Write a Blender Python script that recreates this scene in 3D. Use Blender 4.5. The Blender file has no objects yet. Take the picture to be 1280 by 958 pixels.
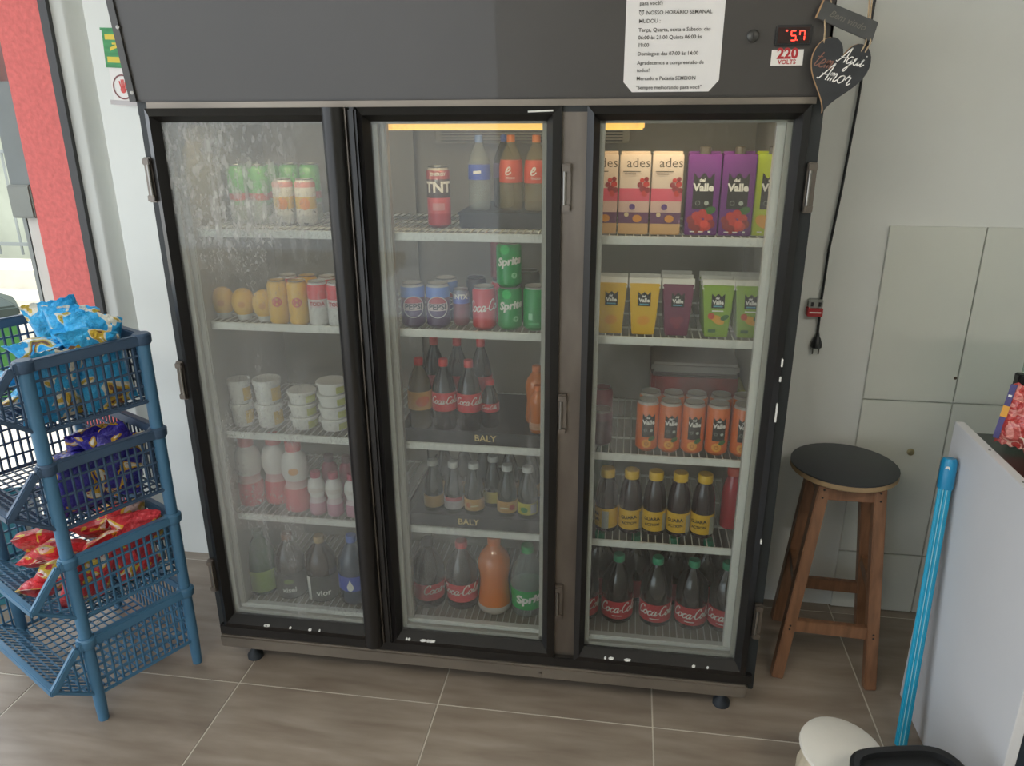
import bpy, bmesh, math, random
from mathutils import Vector, Matrix
random.seed(7)
R = math.radians
scn = bpy.context.scene
C = scn.collection

# ------------------------------------------------------------------ camera
CAM = Vector((1.2103, -1.9367, 1.7364)); YAW, PITCH, ROLL, FPX = 0.1522, 0.3396, -0.0058, 956.5
fwd = Vector((-math.sin(YAW)*math.cos(PITCH), math.cos(YAW)*math.cos(PITCH), -math.sin(PITCH)))
rgt = Vector((math.cos(YAW), math.sin(YAW), 0)); upv = rgt.cross(fwd)
r2 = math.cos(ROLL)*rgt + math.sin(ROLL)*upv
u2 = -math.sin(ROLL)*rgt + math.cos(ROLL)*upv
cd = bpy.data.cameras.new('camera'); cam = bpy.data.objects.new('camera', cd); C.objects.link(cam)
m3 = Matrix((r2, u2, -fwd)).transposed()
cam.matrix_world = Matrix.Translation(CAM) @ m3.to_4x4()
cd.sensor_width = 36; cd.lens = FPX/1280*36; cd.clip_start = 0.02
scn.camera = cam

# ------------------------------------------------------------------ world, sun, exposure
w = bpy.data.worlds.new('sky'); scn.world = w; w.use_nodes = True
bg = w.node_tree.nodes['Background']; bg.inputs[0].default_value = (0.86, 0.93, 1.0, 1); bg.inputs[1].default_value = 2.6
sd = bpy.data.lights.new('sun', 'SUN'); sd.energy = 4.0; sd.angle = R(1); sd.color = (1, .95, .86)
so = bpy.data.objects.new('sun', sd); C.objects.link(so)
so.rotation_euler = Vector((-.55, -.40, -.75)).to_track_quat('-Z', 'Y').to_euler()
vs = scn.view_settings
vs.view_transform = 'Standard'; vs.look = 'None'; vs.exposure = 0.0; vs.gamma = 1; vs.use_curve_mapping = False
ADDED_LAMP_POWER = 14       # each added, unseen ceiling tube fixture (W)
FRIDGE_LAMP = 1.3     # glow of the fridge lamp's amber diffuser
FRIDGE_WATT = .55     # light given into each fridge section by that lamp

# ------------------------------------------------------------------ helpers
def lin(c):
    if isinstance(c, str):
        c = [int(c[i:i+2], 16)/255 for i in (0, 2, 4)]
        c = [v/12.92 if v <= .04045 else ((v+.055)/1.055)**2.4 for v in c]
    return (c[0], c[1], c[2], 1)

MATS = {}
def mat(key, col, rough=.5, metal=0., var=.06, scale=8., bump=0., coat=0., spec=.5, stretch=(1, 1, 1), trans=0.):
    """principled with procedural noise variation"""
    if key in MATS: return MATS[key]
    m = bpy.data.materials.new(key); m.use_nodes = True; MATS[key] = m
    nt = m.node_tree; N = nt.nodes; L = nt.links; b = N['Principled BSDF']
    tc = N.new('ShaderNodeTexCoord'); mp = N.new('ShaderNodeMapping'); mp.inputs['Scale'].default_value = stretch
    nz = N.new('ShaderNodeTexNoise'); nz.inputs['Scale'].default_value = scale; nz.inputs['Detail'].default_value = 4
    L.new(tc.outputs['Object'], mp.inputs[0]); L.new(mp.outputs[0], nz.inputs['Vector'])
    c = lin(col); rp = N.new('ShaderNodeValToRGB')
    rp.color_ramp.elements[0].position = .3; rp.color_ramp.elements[1].position = .7
    rp.color_ramp.elements[0].color = tuple(max(0, v*(1-var)) for v in c[:3])+(1,)
    rp.color_ramp.elements[1].color = tuple(min(1, v*(1+var)) for v in c[:3])+(1,)
    L.new(nz.outputs['Fac'], rp.inputs[0]); L.new(rp.outputs[0], b.inputs['Base Color'])
    b.inputs['Roughness'].default_value = rough; b.inputs['Metallic'].default_value = metal
    b.inputs['Coat Weight'].default_value = coat; b.inputs['Specular IOR Level'].default_value = spec
    b.inputs['Transmission Weight'].default_value = trans
    if bump:
        bp = N.new('ShaderNodeBump'); bp.inputs['Strength'].default_value = bump; bp.inputs['Distance'].default_value = .004
        L.new(nz.outputs['Fac'], bp.inputs['Height']); L.new(bp.outputs[0], b.inputs['Normal'])
    return m

def emis(key, col, s):
    if key in MATS: return MATS[key]
    m = bpy.data.materials.new(key); m.use_nodes = True; MATS[key] = m
    b = m.node_tree.nodes['Principled BSDF']; b.inputs['Base Color'].default_value = lin(col)
    b.inputs['Emission Color'].default_value = lin(col); b.inputs['Emission Strength'].default_value = s
    return m

def zprint(key, h, stops, rough=.3, metal=0., coat=.3):
    """printed bands up the height of a can, carton or bottle"""
    if key in MATS: return MATS[key]
    m = bpy.data.materials.new(key); m.use_nodes = True; MATS[key] = m
    nt = m.node_tree; N = nt.nodes; L = nt.links; b = N['Principled BSDF']
    tc = N.new('ShaderNodeTexCoord'); sp = N.new('ShaderNodeSeparateXYZ'); dv = N.new('ShaderNodeMath'); dv.operation = 'DIVIDE'
    dv.inputs[1].default_value = h; rp = N.new('ShaderNodeValToRGB'); rp.color_ramp.interpolation = 'CONSTANT'
    L.new(tc.outputs['Object'], sp.inputs[0]); L.new(sp.outputs['Z'], dv.inputs[0]); L.new(dv.outputs[0], rp.inputs[0])
    e = rp.color_ramp.elements
    while len(e) < len(stops): e.new(.5)
    for i, (z, c) in enumerate(stops): e[i].position = z
    for i, (z, c) in enumerate(stops): e[i].color = lin(c)
    L.new(rp.outputs[0], b.inputs['Base Color'])
    b.inputs['Roughness'].default_value = rough; b.inputs['Metallic'].default_value = metal; b.inputs['Coat Weight'].default_value = coat
    return m

def clearplastic(key, col, alpha, rough=.08):
    """thin clear plastic or glass: see-through, tinted, with surface gloss"""
    if key in MATS: return MATS[key]
    m = bpy.data.materials.new(key); m.use_nodes = True; MATS[key] = m
    nt = m.node_tree; N = nt.nodes; L = nt.links; b = N['Principled BSDF']
    b.inputs['Base Color'].default_value = lin(col); b.inputs['Roughness'].default_value = rough
    t = N.new('ShaderNodeBsdfTransparent'); t.inputs[0].default_value = tuple(.45+.55*v for v in lin(col)[:3])+(1,)
    nz = N.new('ShaderNodeTexNoise'); nz.inputs['Scale'].default_value = 30
    mr = N.new('ShaderNodeMapRange'); mr.inputs['To Min'].default_value = alpha*.85; mr.inputs['To Max'].default_value = min(1, alpha*1.15)
    mx = N.new('ShaderNodeMixShader'); L.new(nz.outputs['Fac'], mr.inputs['Value']); L.new(mr.outputs[0], mx.inputs[0])
    L.new(t.outputs[0], mx.inputs[1]); L.new(b.outputs[0], mx.inputs[2]); L.new(mx.outputs[0], N['Material Output'].inputs[0])
    return m

def foggy(key, base, amp, streak, drops, seed, patch=None):
    """door glass with condensation: clear, glossy, and a misty film with runs and droplets"""
    m = bpy.data.materials.new(key); m.use_nodes = True; MATS[key] = m
    nt = m.node_tree; N = nt.nodes; L = nt.links
    N.remove(N['Principled BSDF'])
    tc = N.new('ShaderNodeTexCoord')
    def noise(scale, sc, det=4):
        mp = N.new('ShaderNodeMapping'); mp.inputs['Scale'].default_value = sc; mp.inputs['Location'].default_value = (seed, seed*.7, seed*1.3)
        n = N.new('ShaderNodeTexNoise'); n.inputs['Scale'].default_value = scale; n.inputs['Detail'].default_value = det
        L.new(tc.outputs['Object'], mp.inputs[0]); L.new(mp.outputs[0], n.inputs['Vector']); return n.outputs['Fac']
    def rng(v, a, b, c, d):
        r = N.new('ShaderNodeMapRange'); L.new(v, r.inputs['Value'])
        for i, x in zip(('From Min', 'From Max', 'To Min', 'To Max'), (a, b, c, d)): r.inputs[i].default_value = x
        return r.outputs[0]
    def math_(op, a, b):
        r = N.new('ShaderNodeMath'); r.operation = op; L.new(a, r.inputs[0])
        if hasattr(b, 'links') : L.new(b, r.inputs[1])
        else: r.inputs[1].default_value = b
        return r.outputs[0]
    big = rng(noise(2.6, (1, 1, .8)), .35, .68, base, base+amp)
    run = rng(noise(22, (1, 1, .06), 3), .56, .68, 0, streak)
    dr = rng(noise(160, (1, 1, .6), 2), .58, .66, 0, drops)
    msk = rng(noise(4, (1, 1, 1), 3), .45, .6, 0, 1)
    fac = math_('ADD', big, math_('MULTIPLY', run, msk))
    fac = math_('ADD', fac, math_('MULTIPLY', dr, msk))
    if patch:      # a heavily wetted area of the pane: (x, z, radius, film, beads)
        vd = N.new('ShaderNodeVectorMath'); vd.operation = 'DISTANCE'; vd.inputs[1].default_value = (patch[0], -.003, patch[1]); L.new(tc.outputs['Object'], vd.inputs[0])
        near = rng(math_('ADD', vd.outputs['Value'], rng(noise(9, (1, 1, .5)), .3, .7, -.10, .10)), patch[2]*.3, patch[2], 1, 0)
        bead = rng(noise(70, (1, 1, .5), 3), .50, .62, 0, patch[4]); runs = rng(noise(40, (1, 1, .05), 2), .56, .64, 0, patch[4]*.7)
        fac = math_('ADD', fac, math_('MULTIPLY', math_('ADD', math_('ADD', bead, runs), patch[3]), near))
        fac = math_('MINIMUM', fac, .85)
    tr = N.new('ShaderNodeBsdfTransparent'); tr.inputs[0].default_value = (.93, .95, .94, 1)
    df = N.new('ShaderNodeBsdfDiffuse'); df.inputs[0].default_value = (.62, .62, .60, 1)
    tl = N.new('ShaderNodeBsdfTranslucent'); tl.inputs[0].default_value = (.62, .62, .60, 1)
    ad = N.new('ShaderNodeMixShader'); ad.inputs[0].default_value = .35; L.new(df.outputs[0], ad.inputs[1]); L.new(tl.outputs[0], ad.inputs[2])
    m1 = N.new('ShaderNodeMixShader'); L.new(fac, m1.inputs[0]); L.new(tr.outputs[0], m1.inputs[1]); L.new(ad.outputs[0], m1.inputs[2])
    gl = N.new('ShaderNodeBsdfGlossy'); gl.inputs['Roughness'].default_value = .03
    fr = N.new('ShaderNodeFresnel'); fr.inputs[0].default_value = 1.4
    f2 = math_('MULTIPLY', fr.outputs[0], .8)
    m2 = N.new('ShaderNodeMixShader'); L.new(f2, m2.inputs[0]); L.new(m1.outputs[0], m2.inputs[1]); L.new(gl.outputs[0], m2.inputs[2])
    L.new(m2.outputs[0], N['Material Output'].inputs[0])
    return m

class MB:
    def __init__(s): s.v = []; s.f = []
    def add(s, v, f):
        o = len(s.v); s.v += [tuple(x) for x in v]; s.f += [tuple(i+o for i in q) for q in f]; return s
    def box(s, x0, x1, y0, y1, z0, z1, M=None):
        v = [Vector((x, y, z)) for z in (z0, z1) for x, y in ((x0, y0), (x1, y0), (x1, y1), (x0, y1))]
        if M is not None: v = [M @ p for p in v]
        return s.add(v, [(3, 2, 1, 0), (4, 5, 6, 7), (0, 1, 5, 4), (1, 2, 6, 5), (2, 3, 7, 6), (3, 0, 4, 7)])
    def bar(s, a, b, w, h=None, up=(0, 0, 1)):
        a, b = Vector(a), Vector(b); h = w if h is None else h; d = (b-a).normalized(); up = Vector(up)
        if abs(d.dot(up)) > .98: up = Vector((0, 1, 0))
        x = d.cross(up).normalized(); y = x.cross(d)
        q = [x*sx*w/2+y*sy*h/2 for sx, sy in ((-1, -1), (1, -1), (1, 1), (-1, 1))]
        return s.add([a+k for k in q]+[b+k for k in q], [(3, 2, 1, 0), (4, 5, 6, 7), (0, 1, 5, 4), (1, 2, 6, 5), (2, 3, 7, 6), (3, 0, 4, 7)])
    def tube(s, pts, r, n=8, caps=True):
        pts = [Vector(p) for p in pts]; rs = r if isinstance(r, (list, tuple)) else [r]*len(pts)
        V = []; F = []; px = None
        for i, p in enumerate(pts):
            d = (pts[min(i+1, len(pts)-1)]-pts[max(i-1, 0)]).normalized()
            if px is None: px = d.orthogonal().normalized()
            px = (px-d*px.dot(d)).normalized(); py = d.cross(px)
            V += [p+(px*math.cos(2*math.pi*k/n)+py*math.sin(2*math.pi*k/n))*rs[i] for k in range(n)]
        for i in range(len(pts)-1):
            for k in range(n): F.append((i*n+k, i*n+(k+1) % n, (i+1)*n+(k+1) % n, (i+1)*n+k))
        if caps: F.append(tuple(range(n-1, -1, -1))); F.append(tuple(range((len(pts)-1)*n, len(pts)*n)))
        return s.add(V, F)
    def lathe(s, prof, n=28, c=(0, 0, 0), caps=True):
        V = []; F = []
        for r, z in prof: V += [(c[0]+r*math.sin(2*math.pi*k/n), c[1]-r*math.cos(2*math.pi*k/n), c[2]+z) for k in range(n)]
        for i in range(len(prof)-1):
            for k in range(n): F.append((i*n+k, i*n+(k+1) % n, (i+1)*n+(k+1) % n, (i+1)*n+k))
        if caps: F.append(tuple(range(n-1, -1, -1))); F.append(tuple(range((len(prof)-1)*n, len(prof)*n)))
        return s.add(V, F)
    def prism(s, poly, y0, y1):
        """outline in x,z pushed from y0 to y1"""
        n = len(poly)
        return s.add([(x, y0, z) for x, z in poly]+[(x, y1, z) for x, z in poly],
                     [tuple(range(n)), tuple(range(2*n-1, n-1, -1))]+[(i, n+i, n+(i+1) % n, (i+1) % n) for i in range(n)])
    def mesh(s, name, m=None, ang=40, bevel=0):
        me = bpy.data.meshes.new(name); me.from_pydata(s.v, [], s.f)
        bm = bmesh.new(); bm.from_mesh(me); bmesh.ops.recalc_face_normals(bm, faces=bm.faces)
        if bevel: bmesh.ops.bevel(bm, geom=[e for e in bm.edges if e.is_manifold and e.calc_face_angle(0) > .6], offset=bevel, segments=2, affect='EDGES', clamp_overlap=True)
        bm.to_mesh(me); bm.free()
        me.shade_smooth(); me.set_sharp_from_angle(angle=R(ang))
        if m: me.materials.append(m)
        return me
    def build(s, name, m, parent=None, ang=40, bevel=0):
        return link(name, s.mesh(name, m, ang, bevel), parent)

def link(name, me, parent=None):
    o = bpy.data.objects.new(name, me); C.objects.link(o)
    if parent: o.parent = parent
    return o
CACHE = {}
def cached(key, fn):
    if key not in CACHE: CACHE[key] = fn()
    return CACHE[key]
def tag(o, label=None, cat=None, group=None, kind=None):
    if label: o['label'] = label
    if cat: o['category'] = cat
    if group: o['group'] = group
    if kind: o['kind'] = kind
    return o
def thing(name, label, cat, loc=(0, 0, 0), rz=0, group=None):
    o = link(name, None); o.location = loc; o.rotation_euler = (0, 0, rz); o.empty_display_size = .05
    return tag(o, label, cat, group)

TXT = {}
def text2d(s, size, shear=0., bold=0., align='CENTER'):
    k = (s, size, shear, bold, align)
    if k not in TXT:
        cu = bpy.data.curves.new('t', 'FONT'); cu.body = s; cu.size = size; cu.shear = shear; cu.offset = bold
        cu.align_x = align; cu.align_y = 'CENTER'; cu.resolution_u = 2
        o = bpy.data.objects.new('t', cu); me = o.to_mesh()
        bm = bmesh.new(); bm.from_mesh(me); bmesh.ops.triangulate(bm, faces=bm.faces)
        for _ in range(3 if size > .012 else 0):      # fine enough to bend round a bottle
            lg = [e for e in bm.edges if e.calc_length() > max(.004, size*.2)]
            if lg: bmesh.ops.subdivide_edges(bm, edges=lg, cuts=1); bmesh.ops.triangulate(bm, faces=bm.faces)
        bm.verts.index_update()
        TXT[k] = ([(v.co.x, v.co.y) for v in bm.verts], [tuple(v.index for v in f.verts) for f in bm.faces]); bm.free()
        o.to_mesh_clear(); bpy.data.objects.remove(o); bpy.data.curves.remove(cu)
    return TXT[k]
GL = {  # handwritten letters as strokes, x-height 1
 'C': (1.05, [[(.95, 1.55), (.85, 1.95), (.45, 1.95), (.08, 1.2), (.1, .4), (.45, 0), (1.0, .35)]]),
 'o': (.9, [[(.5, 1), (.15, .8), (.08, .35), (.38, 0), (.7, .3), (.7, .8), (.45, 1), (.7, .8), (.98, .8)]]),
 'c': (.8, [[(.7, .78), (.45, 1), (.12, .65), (.15, .15), (.45, 0), (.85, .35)]]),
 'a': (1., [[(.7, .8), (.42, 1), (.1, .6), (.15, .1), (.4, .02), (.68, .5), (.74, 1)], [(.74, 1), (.69, .3), (.8, 0), (1.05, .3)]]),
 'l': (.6, [[(.05, .4), (.45, 1.5), (.42, 2), (.24, 1.8), (.2, .6), (.33, 0), (.68, .35)]]),
 '-': (.5, [[(.05, .5), (.45, .56)]]),
 'A': (1.2, [[(-.1, .1), (.1, 0), (.35, .5), (.85, 1.9), (.97, 1.9), (1.0, 0)], [(.2, .7), (.6, .62), (1.2, .8)]]),
 'q': (1., [[(.7, .8), (.42, 1), (.1, .6), (.15, .1), (.4, .02), (.68, .5), (.74, 1)], [(.74, 1), (.66, -.8), (.45, -1.1), (.36, -.8), (1.05, .35)]]),
 'u': (1., [[(.0, .6), (.15, 1), (.13, .2), (.38, 0), (.64, .4), (.72, 1)], [(.72, 1), (.68, .2), (.8, 0), (1.05, .35)]]),
 'i': (.5, [[(.0, .6), (.15, 1), (.12, .2), (.25, 0), (.55, .35)], [(.19, 1.42), (.23, 1.52)]]),
 'm': (1.1, [[(0, .6), (.13, 1), (.1, 0)], [(.1, .4), (.3, 1), (.43, .8), (.4, 0)], [(.4, .4), (.6, 1), (.75, .8), (.72, .15), (.85, 0), (1.12, .35)]]),
 'r': (.75, [[(0, .5), (.2, 1.15), (.26, .88), (.5, .92), (.46, .2), (.58, 0), (.82, .3)]]),
 't': (.6, [[(.32, 1.8), (.15, .3), (.3, 0), (.62, .35)], [(-.08, 1.15), (.55, 1.25)]]),
 'e': (.75, [[(.0, .35), (.48, .55), (.5, .92), (.27, 1), (.08, .5), (.2, .05), (.5, 0), (.82, .35)]]),
 ' ': (.6, [])}
def script2d(s, size, wd, shear=.3):
    V = []; F = []; x0 = 0; tot = sum(GL[c][0] for c in s)
    for c in s:
        adv, strokes = GL[c]
        for st in strokes:
            P = []
            for i in range(len(st)-1):
                a, b, c_, d = st[max(i-1, 0)], st[i], st[i+1], st[min(i+2, len(st)-1)]
                for k in range(5):
                    t = k/5; P.append(tuple(.5*((2*b[j])+(-a[j]+c_[j])*t+(2*a[j]-5*b[j]+4*c_[j]-d[j])*t*t+(-a[j]+3*b[j]-3*c_[j]+d[j])*t**3) for j in (0, 1)))
            P.append(st[-1])
            P = [((x+x0-tot/2+shear*(z-.5))*size, (z-.6)*size) for x, z in P]
            o = len(V)
            for i, (x, z) in enumerate(P):
                a, b = P[max(i-1, 0)], P[min(i+1, len(P)-1)]; dx, dz = b[0]-a[0], b[1]-a[1]; l = math.hypot(dx, dz) or 1
                h = wd*(.6+.4*abs(dz)/l)
                V += [(x-dz/l*h/2, z+dx/l*h/2), (x+dz/l*h/2, z-dx/l*h/2)]
            F += [(o+2*i, o+2*i+1, o+2*i+3, o+2*i+2) for i in range(len(P)-1)]
        x0 += adv
    return V, F
def disc2d(r, n=24, ri=0., sx=1.):
    V = []; F = []; rings = [ri, (ri+r)/2, r] if ri else [r*.02, r*.35, r*.7, r]
    for q in rings: V += [(q*sx*math.cos(2*math.pi*k/n), q*math.sin(2*math.pi*k/n)) for k in range(n)]
    for i in range(len(rings)-1): F += [(i*n+k, i*n+(k+1) % n, (i+1)*n+(k+1) % n, (i+1)*n+k) for k in range(n)]
    return V, F
def seg2d(r, cut, n=16):
    """lower part of a disc below height cut"""
    a = math.sqrt(r*r-cut*cut); V = []
    for i in range(n+1): x = -a+2*a*i/n; V += [(x, -math.sqrt(max(0, r*r-x*x))), (x, cut)]
    return V, [(2*i, 2*i+2, 2*i+3, 2*i+1) for i in range(n)]
def rect2d(w_, h_, n=8, top=None):
    V = []; F = []
    for i in range(n+1):
        x = -w_/2+w_*i/n; V += [(x, -h_/2), (x, h_/2+(top(i/n) if top else 0))]
    return V, [(2*i, 2*i+2, 2*i+3, 2*i+1) for i in range(n)]
def wrapped(d2, r, x=0, z=0, off=.0009, flat=False, y=0., rot=0.):
    """put a flat design on a round (radius r) or flat (plane y) side facing -y"""
    V, F = d2; out = []; c, s_ = math.cos(rot), math.sin(rot)
    for a, b in V:
        a, b = a*c-b*s_, a*s_+b*c
        if flat: out.append((a+x, y-off, b+z))
        else: t = (a+x)/r; out.append(((r+off)*math.sin(t), -(r+off)*math.cos(t), b+z))
    return MB().add(out, F)

# =================================================================== materials
M_wall = mat('wall_paint_cool', 'd9dbd6', .75, var=.03, scale=3, bump=.08)
M_tilew = mat('wall_tile_glaze', 'd2d4cb', .35, var=.02, scale=5)
M_grout = mat('grout', 'cfc8ba', .9)
M_black = mat('black_door_profile', '171514', .32, var=.25, scale=20, stretch=(1, 1, .15))
M_head = mat('dark_header_laminate', '403d3a', .42, var=.05, scale=4, coat=.25)
M_body = mat('dark_cabinet_paint', '1d2224', .45, var=.1)
M_steel = mat('brushed_steel', '756e67', .36, metal=.85, var=.18, scale=14, stretch=(1, 1, .3))
M_rail = mat('worn_steel_rail', '857d73', .42, metal=.7, var=.2, scale=10, stretch=(.3, 1, 1))
M_chrome = mat('chrome', '8d8a84', .3, metal=1.)
M_liner = mat('fridge_liner', '9c978c', .5, var=.04, scale=4)
M_white = mat('white_plastic', 'dcdcd6', .4, var=.03)
M_lip = mat('white_shelf_wire', 'd8d8d0', .4, var=.05, scale=60)
M_rubber = mat('dark_rubber', '20262c', .6)
M_blackpl = mat('black_plastic', '1b1c1e', .4)
M_ink = mat('print_black', '23211f', .6)
M_inkw = mat('print_white', 'e9e6df', .5)
M_silver = mat('aluminium_lid', 'b8b8b6', .3, metal=1., var=.05)

def woodlook():
    m = bpy.data.materials.new('wood_look_tile'); m.use_nodes = True; nt = m.node_tree; N = nt.nodes; L = nt.links; b = N['Principled BSDF']
    g = N.new('ShaderNodeTexCoord'); oi = N.new('ShaderNodeObjectInfo'); ad = N.new('ShaderNodeVectorMath'); ad.operation = 'ADD'
    cm = N.new('ShaderNodeCombineXYZ'); mu = N.new('ShaderNodeMath'); mu.operation = 'MULTIPLY'; mu.inputs[1].default_value = 37
    L.new(oi.outputs['Random'], mu.inputs[0]); L.new(mu.outputs[0], cm.inputs[0]); L.new(mu.outputs[0], cm.inputs[1])
    L.new(g.outputs['Object'], ad.inputs[0]); L.new(cm.outputs[0], ad.inputs[1])
    mp = N.new('ShaderNodeMapping'); mp.inputs['Scale'].default_value = (1.6, 8, 1); L.new(ad.outputs[0], mp.inputs[0])
    n1 = N.new('ShaderNodeTexNoise'); n1.inputs['Scale'].default_value = 2.2; n1.inputs['Detail'].default_value = 8; n1.inputs['Distortion'].default_value = .25
    L.new(mp.outputs[0], n1.inputs['Vector'])
    rp = N.new('ShaderNodeValToRGB'); e = rp.color_ramp.elements; e[0].position = .3; e[1].position = .72
    e[0].color = lin('8b7c6e'); e[1].color = lin('ad9f90'); k = e.new(.5); k.color = lin('9c8e7f')
    L.new(n1.outputs['Fac'], rp.inputs[0])
    n2 = N.new('ShaderNodeTexNoise'); n2.inputs['Scale'].default_value = 3.; L.new(ad.outputs[0], n2.inputs['Vector'])
    mx = N.new('ShaderNodeMixRGB'); mx.blend_type = 'MULTIPLY'; mx.inputs[0].default_value = .35
    L.new(rp.outputs[0], mx.inputs[1]); L.new(n2.outputs['Fac'], mx.inputs[2]); L.new(mx.outputs[0], b.inputs['Base Color'])
    b.inputs['Roughness'].default_value = .33
    return m
M_floor = woodlook()

# =================================================================== the setting
WY = .63            # back wall face
fl = MB().box(-1.75, 4.2, -4.6, WY+.17, -.12, -.0012).build('floor', M_grout); tag(fl, kind='structure')
TS = .659
tile_me = MB().box(-TS/2+.0018, TS/2-.0018, -TS/2+.0018, TS/2-.0018, -.012, 0).mesh('floor_tile', M_floor, bevel=.0012)
for i in range(-3, 6):
    for j in range(-6, 2):
        x = .027+TS*(i+.5); y = -.08+TS*(j+.5)+(-.07 if i < -1 else 0)
        if x < -2 or x > 4.0: continue
        if y+TS/2 > WY+.1: continue
        t = link('floor_tile', tile_me, fl); t.location = (x, y, 0)
# strip of cut tiles against the wall
cut_me = MB().box(-TS/2+.0018, TS/2-.0018, 0, .14, -.012, 0).mesh('floor_tile', M_floor)
for i in range(-3, 6):
    t = link('floor_tile', cut_me, fl); t.location = (.027+TS*(i+.5), -.08+TS+.0018+(-.07 if i < -1 else 0), 0)

gv = [(-.655+.042*k/8, .06*(.5+.5*math.cos(math.pi*k/8))) for k in range(-8, 9)]      # groove shaped into the wall to give a soft dark band of shade
ow = [(-.74, WY)]+[(x, WY+d) for x, d in gv]+[(4.2, WY), (4.2, WY+.16), (-.74, WY+.16)]; n = len(ow)
wb = MB().add([(x, y, z) for z in (0, 2.85) for x, y in ow], [tuple(range(n-1, -1, -1)), tuple(range(n, 2*n))]+[(i, (i+1) % n, n+(i+1) % n, n+i) for i in range(n)]).box(-1.75, -.74, WY, WY+.16, 2.45, 2.85)
wb = wb.build('wall_back', M_wall); tag(wb, kind='structure')
# raised tiled dado
for i in range(4):
    for z0, z1 in ((.002, .236), (.241, .820), (.825, 1.397)):
        x0 = 2.012+.283*i
        t = MB().box(x0, x0+.279, WY-.012, WY+.001, z0, z1).build('wall_tile', M_tilew, wb, bevel=.001)
k = MB().lathe([(.012, 0), (.012, .004), (.006, .007)], 16); k.v = [(x, -z, y) for x, y, z in k.v]
k = k.build('wall_tile_plug', mat('brass_plug', 'a89f7c', .4, metal=.6), wb); k.location = (2.19, WY-.012, .64)
k2 = MB().lathe([(.005, 0), (.005, .002)], 10); k2.v = [(x, -z, y) for x, y, z in k2.v]
k2 = k2.build('screw_hole', mat('rust_brown', '4a3a2c', .8), wb); k2.location = (2.285, WY-.012, .91)

wr = MB().box(4.2, 4.35, -4.6, WY+.16, 0, 2.85).build('wall_right', M_wall); tag(wr, kind='structure')
wf = MB().box(.1, 4.35, -4.75, -4.6, 0, 2.85).box(-1.75, .1, -4.75, -4.6, 2.4, 2.85).build('wall_front', M_wall); tag(wf, kind='structure')
ce = MB().box(-1.75, 4.35, -4.75, WY+.16, 2.85, 3.0).build('ceiling', M_wall); tag(ce, kind='structure')
# red stucco column, dark strip and shutter guide beside the doorway
M_red = mat('red_stucco', 'd9716d', .85, var=.10, scale=60, bump=.8)
tag(MB().box(-.945, -.768, WY-.01, WY+.17, 0, 2.45).build('trim_1', M_red, bevel=.004), kind='structure')
tag(MB().box(-.768, -.738, WY-.018, WY+.165, 0, 2.45).build('trim_2', mat('dark_grey_strip', '3f3f40', .5)), kind='structure')
gd = thing('shutter_guide', 'grey steel shutter guide post with lock box beside the red column', 'shutter guide', (-.985, WY+.03, 0))
MB().box(-.04, .035, 0, .05, 0, 1.50).build('post', mat('pale_grey_paint', 'c9c8c1', .6), gd, bevel=.003)
MB().box(-.055, -.03, .0, .06, 0, 2.4).build('channel', mat('grey_paint', '8a8f8c', .55), gd, bevel=.002)
MB().box(-.05, .042, -.03, .02, 1.47, 1.85).build('cover_plate', mat('grey_cover', '767c7b', .5), gd, bevel=.006)
MB().box(-.055, .04, -.045, -.0, 1.38, 1.50).build('lock_box', mat('grey_cover2', '868983', .5), gd, bevel=.006)

# outside
tag(MB().box(-14, -1.75, -8, WY, -.2, -.02).box(-14, 5, WY+.17, 14, -.2, -.02).build('pavement', mat('concrete_paving', 'b9b3a8', .9, var=.1, scale=3)), kind='structure')
tag(MB().box(-9, -1.3, 3.2, 3.5, -.02, .16).box(-9, -1.3, 3.5, 3.9, -.02, .32).box(-9, -1.3, 3.9, 4.4, -.02, .48).build('trim_3', mat('pale_stone_step', 'cfc8b8', .9)), kind='structure')
fw = MB().box(-9, 1, 6.0, 6.2, 0, 3.4).build('wall_street', mat('street_plaster', 'b5b8a6', .9, var=.15, scale=2)); tag(fw, kind='structure')
gr = thing('street_railing', 'pale metal railing on the steps across the street', 'railing', (-4.6, 4.6, .48))
for i in range(14): MB().tube([(-1.6+i*.24, 0, 0), (-1.6+i*.24, 0, .95)], .012, 6).build('bar', mat('grey_paint', '8a8f8c', .55), gr)
for z in (.1, .95): MB().bar((-1.65, 0, z), (1.6, 0, z), .03).build('rail', MATS['grey_paint'], gr)
bn = thing('street_bin', 'green plastic bin with dark lid standing on the pavement outside', 'bin', (-2.62, 2.05, -.02))
MB().lathe([(.16, 0), (.17, .02), (.2, .62), (.2, .64)], 4).build('body', mat('bin_green', '2f6b2c', .5), bn, bevel=.01)
MB().lathe([(.23, .62), (.23, .68), (.1, .74), (.0, .745)], 4).build('lid', mat('bin_dark', '2e3a35', .5), bn, bevel=.01)
cr = thing('blue_crate', 'teal blue plastic crate standing on the floor behind the basket rack', 'crate', (-1.17, .27, 0), R(28))
M_teal = mat('teal_plastic', '2e6e7c', .45, var=.08)
MB().box(-.17, .17, -.12, .12, .0, .015).build('bottom', M_teal, cr)
for s in (-1, 1):
    MB().box(-.18, .18, s*.125-.006, s*.125+.006, 0, .36).build('side', M_teal, cr, bevel=.003)
    MB().box(s*.18-.006, s*.18+.006, -.125, .125, 0, .36).build('side', M_teal, cr, bevel=.003)
for z in (.35, .18): MB().box(-.19, .19, -.138, -.13, z-.012, z+.012).build('rib', M_teal, cr, bevel=.002)

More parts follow.
